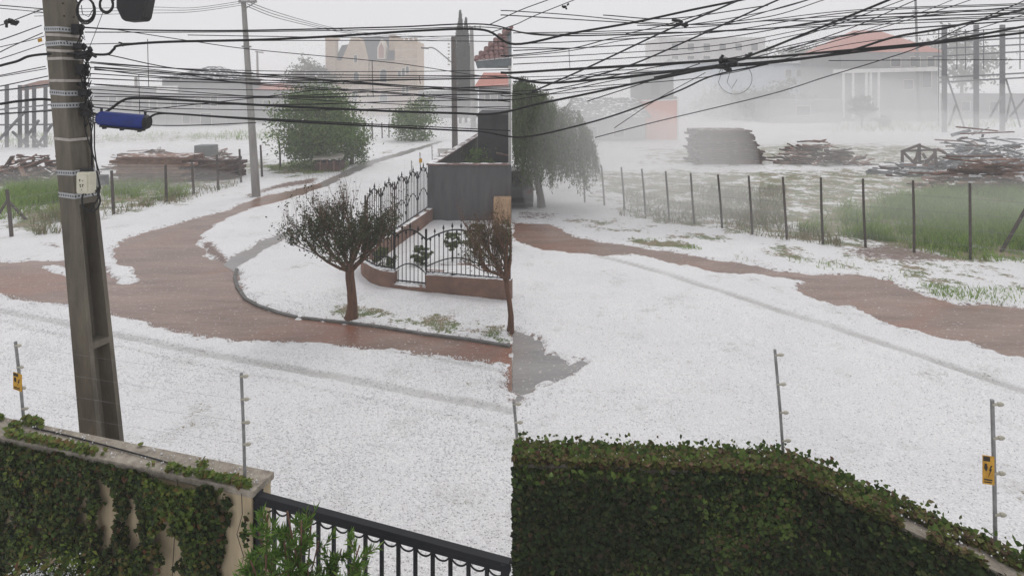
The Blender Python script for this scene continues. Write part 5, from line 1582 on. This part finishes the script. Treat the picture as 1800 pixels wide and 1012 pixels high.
C = np.stack([xs, D, np.full(n, .052)], axis=1)[kk]
C[:,2] += fbm(C[:,0], C[:,1], .7)*.045 + fbm(C[:,0], C[:,1], 3.0)*.02 - .005
stones('hail_scatter', C, .006, .016, 'loose hailstones scattered over the white street')

# rods with insulators on the near walls
def on_wall(px, py): 
    D = (H - WT)*F/(py-HY); return D
INS = (.16,.42,.68,.95)
D1 = on_wall(43,738); rod(27,600,43,740,D1,'electric fence rod with a yellow sign on the beige ivy wall',INS)
D2 = on_wall(431,846); rod(424,655,431,847,D2,'electric fence rod at the gate end of the beige wall',(.35,.55,.76,.97))
D3 = on_wall(1378,802); rod(1362,614,1378,804,D3,'bare electric fence rod at the bend of the ivy-covered wall',INS)
D4 = on_wall(1750,958); rod(1744,702,1750,960,D4,'electric fence rod with a yellow sign on the ivy-covered wall',(.22,.50,.74,.97))
D5 = on_wall(911,792); rod(903,705,911,796,D5,'short electric fence rod where the ivy-covered wall begins',(.3,.6,.95))
def wsign(px, py, wpx, hpx, D, label):
    c = P(px, py, D)
    w_, h_ = wpx/F*D, hpx/F*D
    th = thing('warning_sign', c - Vector((0,0,h_/2)), label, 'sign')
    ya = Vector((.98, .2 if px > 900 else -.2, 0)).normalized()*(w_/2/.82); up_ = Vector((0,0,h_/2)); sk = Vector((0,0,-.12*h_))
    pts = [c - ya - up_ - sk*.5, c + ya - up_ + sk*.5, c + ya + up_ + sk*.5, c - ya + up_ - sk*.5]
    nn = Vector((ya.y, -ya.x, 0)).normalized()
    MB().poly(pts, -nn*.004).build('plate', M_YEL, th)
    def mark(q):
        MB().poly([c + ya*u + up_*v + sk*.5*u + nn*.0015 for u, v in q], -nn*.0012).build('printed_mark', M_SIGNB, th)
    mark([(-.95,.62),(.2,.62),(.2,.95),(-.95,.95)])
    mark([(.35,.35),(.05,-.02),(.25,-.02),(-.1,-.5),(.55,.12),(.3,.12),(.62,.35)])
    mark([(-.7,.45),(-.35,.45),(-.2,.15),(-.45,-.1),(-.8,.1)])
    mark([(-.8,-.62),(.6,-.62),(.6,-.72),(-.8,-.72)])
    mark([(-.8,-.8),(.5,-.8),(.5,-.88),(-.8,-.88)])
wsign(30.5, 671, 15, 30, D1-.02, 'yellow warning sign on the rod above the beige ivy wall')
wsign(1738, 826, 20, 50, D4-.02, 'yellow warning sign on the rod above the ivy-covered wall')
# electric fence strands
def strand(a, b, label):
    o = MB().tube([a, a.lerp(b,.5) - Vector((0,0,.01)), b], .0005, 4).build('fence_strand', M_WIRE); tag(o, label, 'wire', 'electric fence strands')
for f in (.16,.42,.68,.95):
    p0, p1 = P(43,740,D1), P(27,600,D1); q0, q1 = P(431,847,D2), P(424,655,D2)
    strand(p0.lerp(p1,f) + Vector((.04,-.01,0)), q0.lerp(q1,.35 + (f-.16)*.78) + Vector((.04,-.01,0)), 'fine bare steel strand stretched between the rods of the beige wall')
o = MB().tube(catmull([WP(60,752,WT+.01), WP(130,768,WT+.01), WP(250,800,WT+.012), WP(340,826,WT+.01), WP(430,852,WT+.012)],4), .006, 5).build('wall_cable', M_CABLE)
tag(o, 'black cable lying along the cap of the beige wall', 'cable')

# ------------------------------------------------------------------ black railing gate
rl = thing('railing_gate', WP(447, 870, 2.25) - Vector((0,0,2.25)), 'black painted railing gate with half-ring ornaments at the end of the beige wall', 'gate')
zr = 2.24
ga, gb = WP(445, 868, zr), WP(897, 990, zr)
gd = (gb-ga).normalized()
MB().beam(ga, gb, .055, .03).build('top_rail', M_PAINTB, rl, bevel=.004)
MB().beam(ga - Vector((0,0,.035)), gb - Vector((0,0,.035)), .03, .03).build('under_rail', M_PAINTB, rl)
MB().beam(ga + Vector((.03,0,.02)), ga + Vector((.03,0,-1.9)), .06, .06, (0,1,0)).build('end_post', M_PAINTB, rl, bevel=.004)
MB().beam(gb + Vector((-.03,0,.01)), gb + Vector((-.03,0,-1.9)), .05, .05, (0,1,0)).build('end_post', M_PAINTB, rl)
MB().beam(ga - Vector((0,0,1.85)), gb - Vector((0,0,1.85)), .05, .04).build('bottom_rail', M_PAINTB, rl)
nb_ = 16
tt = np.linspace(.03, .985, nb_)
for i in range(1, nb_):
    p = ga.lerp(gb, tt[i]); MB().beam(p - Vector((0,0,.04)), p - Vector((0,0,1.85)), .02, .02, tuple(gd)).build('baluster', M_PAINTB, rl)
for i in range(nb_-1):
    a, b = ga.lerp(gb, tt[i]), ga.lerp(gb, tt[i+1]); w_ = (b-a).length/2
    m2 = MB().tube([a.lerp(b,.5) + gd*(w_*.86*math.cos(t)) - Vector((0,0,.05 + w_*.72*math.sin(t))) for t in np.linspace(0, math.pi, 12)], .0055, 5)
    m2.build('half_ring', M_PAINTB, rl, smooth=True)
MB().box(tuple(ga + Vector((-.02,-.03,-.35))), tuple(ga + Vector((.03,.0,-.12)))).build('hinge_plate', M_PAINTB, rl)

# leafy plant before the gate
M_LF_POD = leafmat('podocarpus_leaf', [(.035,.08,.012),(.065,.135,.018),(.10,.185,.03),(.15,.235,.05)], rough=.4, trans=.2)
random.seed(31)
pb = P(520, 1000, 3.45)
gl = thing('narrow_leaf_shrub', (pb.x, pb.y, 0), 'bright green narrow-leaved shrub growing in front of the black railing gate', 'shrub')
st, Cc, Dd = MB(), [], []
tips = [(470,905),(505,898),(530,915),(548,905),(455,935),(440,985),(560,950),(600,965),(632,958),(618,990),(585,995),(500,950),(480,980),(540,985),(450,1005),(520,1000),(570,1012),(610,1030),(640,1040),(490,1030),(550,1040)]
for (x, y) in tips:
    D = 3.35 + random.uniform(-.12,.22)
    e = P(x, y, D); r0 = Vector((pb.x + random.uniform(-.1,.1), pb.y, 1.2))
    mid_ = r0.lerp(e, .6) + Vector((random.gauss(0,.03), 0, .02))
    cur = catmull([r0, mid_, e], 8); st.tube(cur, .005, 4)
    for k in range(14):
        c0 = r0.lerp(e, random.uniform(.62, .97)); 
        tw = (e - mid_).normalized(); sd = Vector((random.gauss(0,1), random.gauss(0,1), random.gauss(.35,.6))).normalized()
        e2 = c0 + (tw*.45 + sd*.8).normalized()*random.uniform(.05,.14)
        st.tube([c0, e2], .002, 3)
        axd = (e2-c0).normalized()
        for j in range(24):
            p = c0.lerp(e2, random.uniform(.15, 1.05))
            q = Vector((random.gauss(0,1), random.gauss(0,1), random.gauss(0,1))); q = (q - axd*q.dot(axd)).normalized()
            dv = (axd*.75 + q*.75 + Vector((0,0,.15))).normalized()
            Cc.append(tuple(p + dv*.022)); Dd.append(tuple(dv))
n = len(Cc); Cc, Dd = np.array(Cc), np.array(Dd)
s = np.cross(Dd, rng.normal(size=(n,3))); s /= np.linalg.norm(s,axis=1)[:,None]
L = rng.uniform(.04,.075,n)[:,None]
V_ = np.stack([Cc-Dd*L/2, Cc+s*.0052, Cc+Dd*L/2, Cc-s*.0052], axis=1).reshape(-1,3)
fast('leaf_cover', V_, np.arange(4*n).reshape(-1,4), M_LF_POD, gl, loc=(pb.x,pb.y,0))
st.build('stem', M_BARK, gl, fix=False)
MB().tube([(pb.x,pb.y,-.05),(pb.x+.02,pb.y,.6),(pb.x,pb.y,1.25)], [.03,.022,.012], 7).build('trunk', M_BARK, gl)
# hail on a low dark bush by the wall foot
c0 = P(72, 1012, 3.75)
bb = Vector((c0.x, c0.y, 0))
clumpy('low_bush', bb, (c0.x, c0.y, c0.z - .14), (.30,.22,.16), 40, 40, .045, M_IVY, 'low dark bush topped with hail at the foot of the beige wall', 'bush', limbs=5, trunk=.03)
Cn = np.array([c0.x, c0.y, c0.z-.0]) + rng.normal(size=(900,3))*np.array([.10,.07,.010]) - np.array([0,0,.035])
stones('hail_heap', Cn, .003, .007, 'heap of hailstones on the low dark bush')

# ------------------------------------------------------------------ grass stuff
def blades(name, polys, mat, label, hgt=(.15,.45), wid=.005):
    P_, H_ = [], []
    for poly, n, hs0, hs1 in polys:
        xs = [p[0] for p in poly]; ys = [p[1] for p in poly]
        px = rng.uniform(min(xs), max(xs), n); py = rng.uniform(min(ys), max(ys), n)
        k = inside(px, py, poly); px, py = px[k], py[k]
        D = GD(py); C = np.stack([(px-900)/F*D, D, np.zeros(len(D))], axis=1)
        cl = fbm(C[:,0], C[:,1], .55)*1.2 + rng.normal(size=len(C))*.22
        C = C[cl > -.02]
        P_.append(C); H_.append(rng.uniform(hs0, hs1, len(C)))
    C = np.concatenate(P_); h_ = np.concatenate(H_)[:,None]; n = len(C)
    a = rng.uniform(0, 2*math.pi, n); side = np.stack([np.cos(a), np.sin(a), np.zeros(n)], axis=1)*(wid*(1 + C[:,1:2]/14))
    ln = rng.normal(size=(n,3))*.28; ln[:,2] = 1
    mid_ = C + ln*h_*.55; ln2 = ln.copy(); ln2[:,:2] *= 1.9; tip = C + ln2*h_
    V_ = np.stack([C-side, C+side, mid_+side*.7, mid_-side*.7, tip], axis=1).reshape(-1,3)
    k = np.arange(n)[:,None]*5
    T = np.concatenate([k+np.array([[0,1,2]]), k+np.array([[0,2,3]]), k+np.array([[3,2,4]])])
    o = fast(name, V_, T, mat)
    return tag(o, label, 'grass', kind='stuff')
M_GRASS = leafmat('tall_grass_blade', [(.10,.17,.03),(.16,.27,.045),(.22,.34,.06),(.30,.38,.12)], trans=.3)
M_DRY = leafmat('dry_grass_blade', [(.20,.15,.10),(.27,.21,.14),(.15,.19,.08),(.13,.17,.06),(.32,.25,.18)], trans=.2)
blades('tall_grass', [([(0,335),(116,330),(112,384),(0,392)], 9000, .3, .8), ([(180,318),(330,312),(330,348),(180,366)], 5000, .15,.45),
                      ([(1395,408),(1450,380),(1530,352),(1700,335),(1860,325),(1860,440),(1700,446),(1600,432),(1500,420)], 60000, .2, .65),
                      ([(1560,432),(1700,440),(1800,450),(1800,466),(1690,460)], 1600, .15, .4)], M_GRASS, 'tall green grass along the wire fences of the lot')
blades('dry_grass', [([(50,384),(116,380),(116,412),(60,416)], 1500, .25, .6), ([(180,352),(330,340),(420,318),(420,328),(330,356),(180,384)], 2600, .15, .45),
                     ([(1090,370),(1250,384),(1400,404),(1480,422),(1480,436),(1380,426),(1240,402),(1090,382)], 9000, .12, .4),
                     ([(1240,340),(1380,330),(1380,400),(1260,395)], 5000, .12, .45), ([(1100,330),(1260,330),(1260,390),(1100,370)], 3500, .1,.35)], M_DRY, 'dry brownish grass and weeds at the foot of the wire fences')
blades('verge_grass', [([(560,548),(640,534),(705,545),(700,562),(610,570),(548,562)], 1800, .02, .06), ([(640,566),(740,556),(897,572),(897,606),(816,593),(720,580)], 2000, .02, .05),
                       ([(462,294),(530,284),(625,284),(605,302),(520,310)], 6000, .06, .2), ([(1108,418),(1215,426),(1235,442),(1105,430)], 2600, .04, .12), ([(1360,455),(1560,470),(1620,505),(1500,482),(1370,470)], 1500, .05, .22),
                       ([(1620,505),(1800,512),(1800,540),(1690,534),(1640,522)], 1700, .05, .2), ([(1290,440),(1420,460),(1400,475),(1290,460)], 600, .04, .15)], M_GRASS, 'short green grass poking through the hail on the verges')
blades('reeds', [([(180,238),(490,232),(490,246),(180,252)], 1500, .2, .7), ([(1460,212),(1650,206),(1800,205),(1800,226),(1650,232),(1460,236)], 2200, .3, .9), ([(0,238),(90,236),(90,262),(0,262)], 700, .2, .6)], M_GRASS, 'sparse upright reeds standing in the hail on the far lot')

# ------------------------------------------------------------------ haze
hz = MB().box((-1250,-80,-1.2), (1250,760,22)).build('haze', mk('haze_dummy',(.5,.5,.5)), origin=(0,0,0))
hm = bpy.data.materials.new('misty_air'); hm.use_nodes = True
n = hm.node_tree; n.nodes.remove(n.nodes['Principled BSDF'])
pv = n.nodes.new('ShaderNodeVolumePrincipled')
pv.inputs['Color'].default_value = (.995,.995,.995,1)
pv.inputs['Density'].default_value = 0.0030
pv.inputs['Anisotropy'].default_value = 0.0
n.links.new(pv.outputs[0], n.nodes['Material Output'].inputs['Volume'])
hz.data.materials.clear(); hz.data.materials.append(hm)
tag(hz, 'pale misty air filling the whole street and lot', 'haze', kind='stuff')

def bank(c, rad, dens):
    m2 = MB().ball(c, 1.0, 32, 18, rad)
    o = m2.build('drifting_mist', hm, smooth=True, origin=c)
    mm = hm.copy(); mm.node_tree.nodes['Principled Volume'].inputs['Density'].default_value = dens
    o.data.materials.clear(); o.data.materials.append(mm)
    return tag(o, 'pale bank of mist drifting low over the hail-covered lot', 'mist', kind='stuff')
for c, rad, dens in (((24,64,1.5),(34,14,5.5),.021), ((8,46,1.0),(14,4.5,2.2),.022), ((33,52,.8),(16,5,2.2),.04), ((40,84,5),(40,13,9),.011), ((4.9,24.2,1.6),(4.6,2.9,4.8),.14),
                     ((15,21.5,.4),(11,2.6,1.5),.06), ((28,36,.6),(13,3.5,1.9),.04),
                     ((-34,62,1.0),(26,9,4.6),.026), ((-24,36.5,.5),(10,3,1.9),.05), ((-14,72,1.2),(12,9,4.0),.022), ((-19,29.5,.2),(7,2.2,1.1),.06), ((-23,88,4),(17,6,10),.022),
                     ((7,52,.8),(8,4,3.0),.035), ((21,53,.6),(9,4,2.6),.035), ((33,60,1.5),(9,5,4.5),.03), ((14,66,2),(9,5,5.5),.03), ((-27,48,.4),(6,3,2.0),.05), ((-9,58,.4),(5,3,1.6),.05)):
    bank(c, rad, dens)
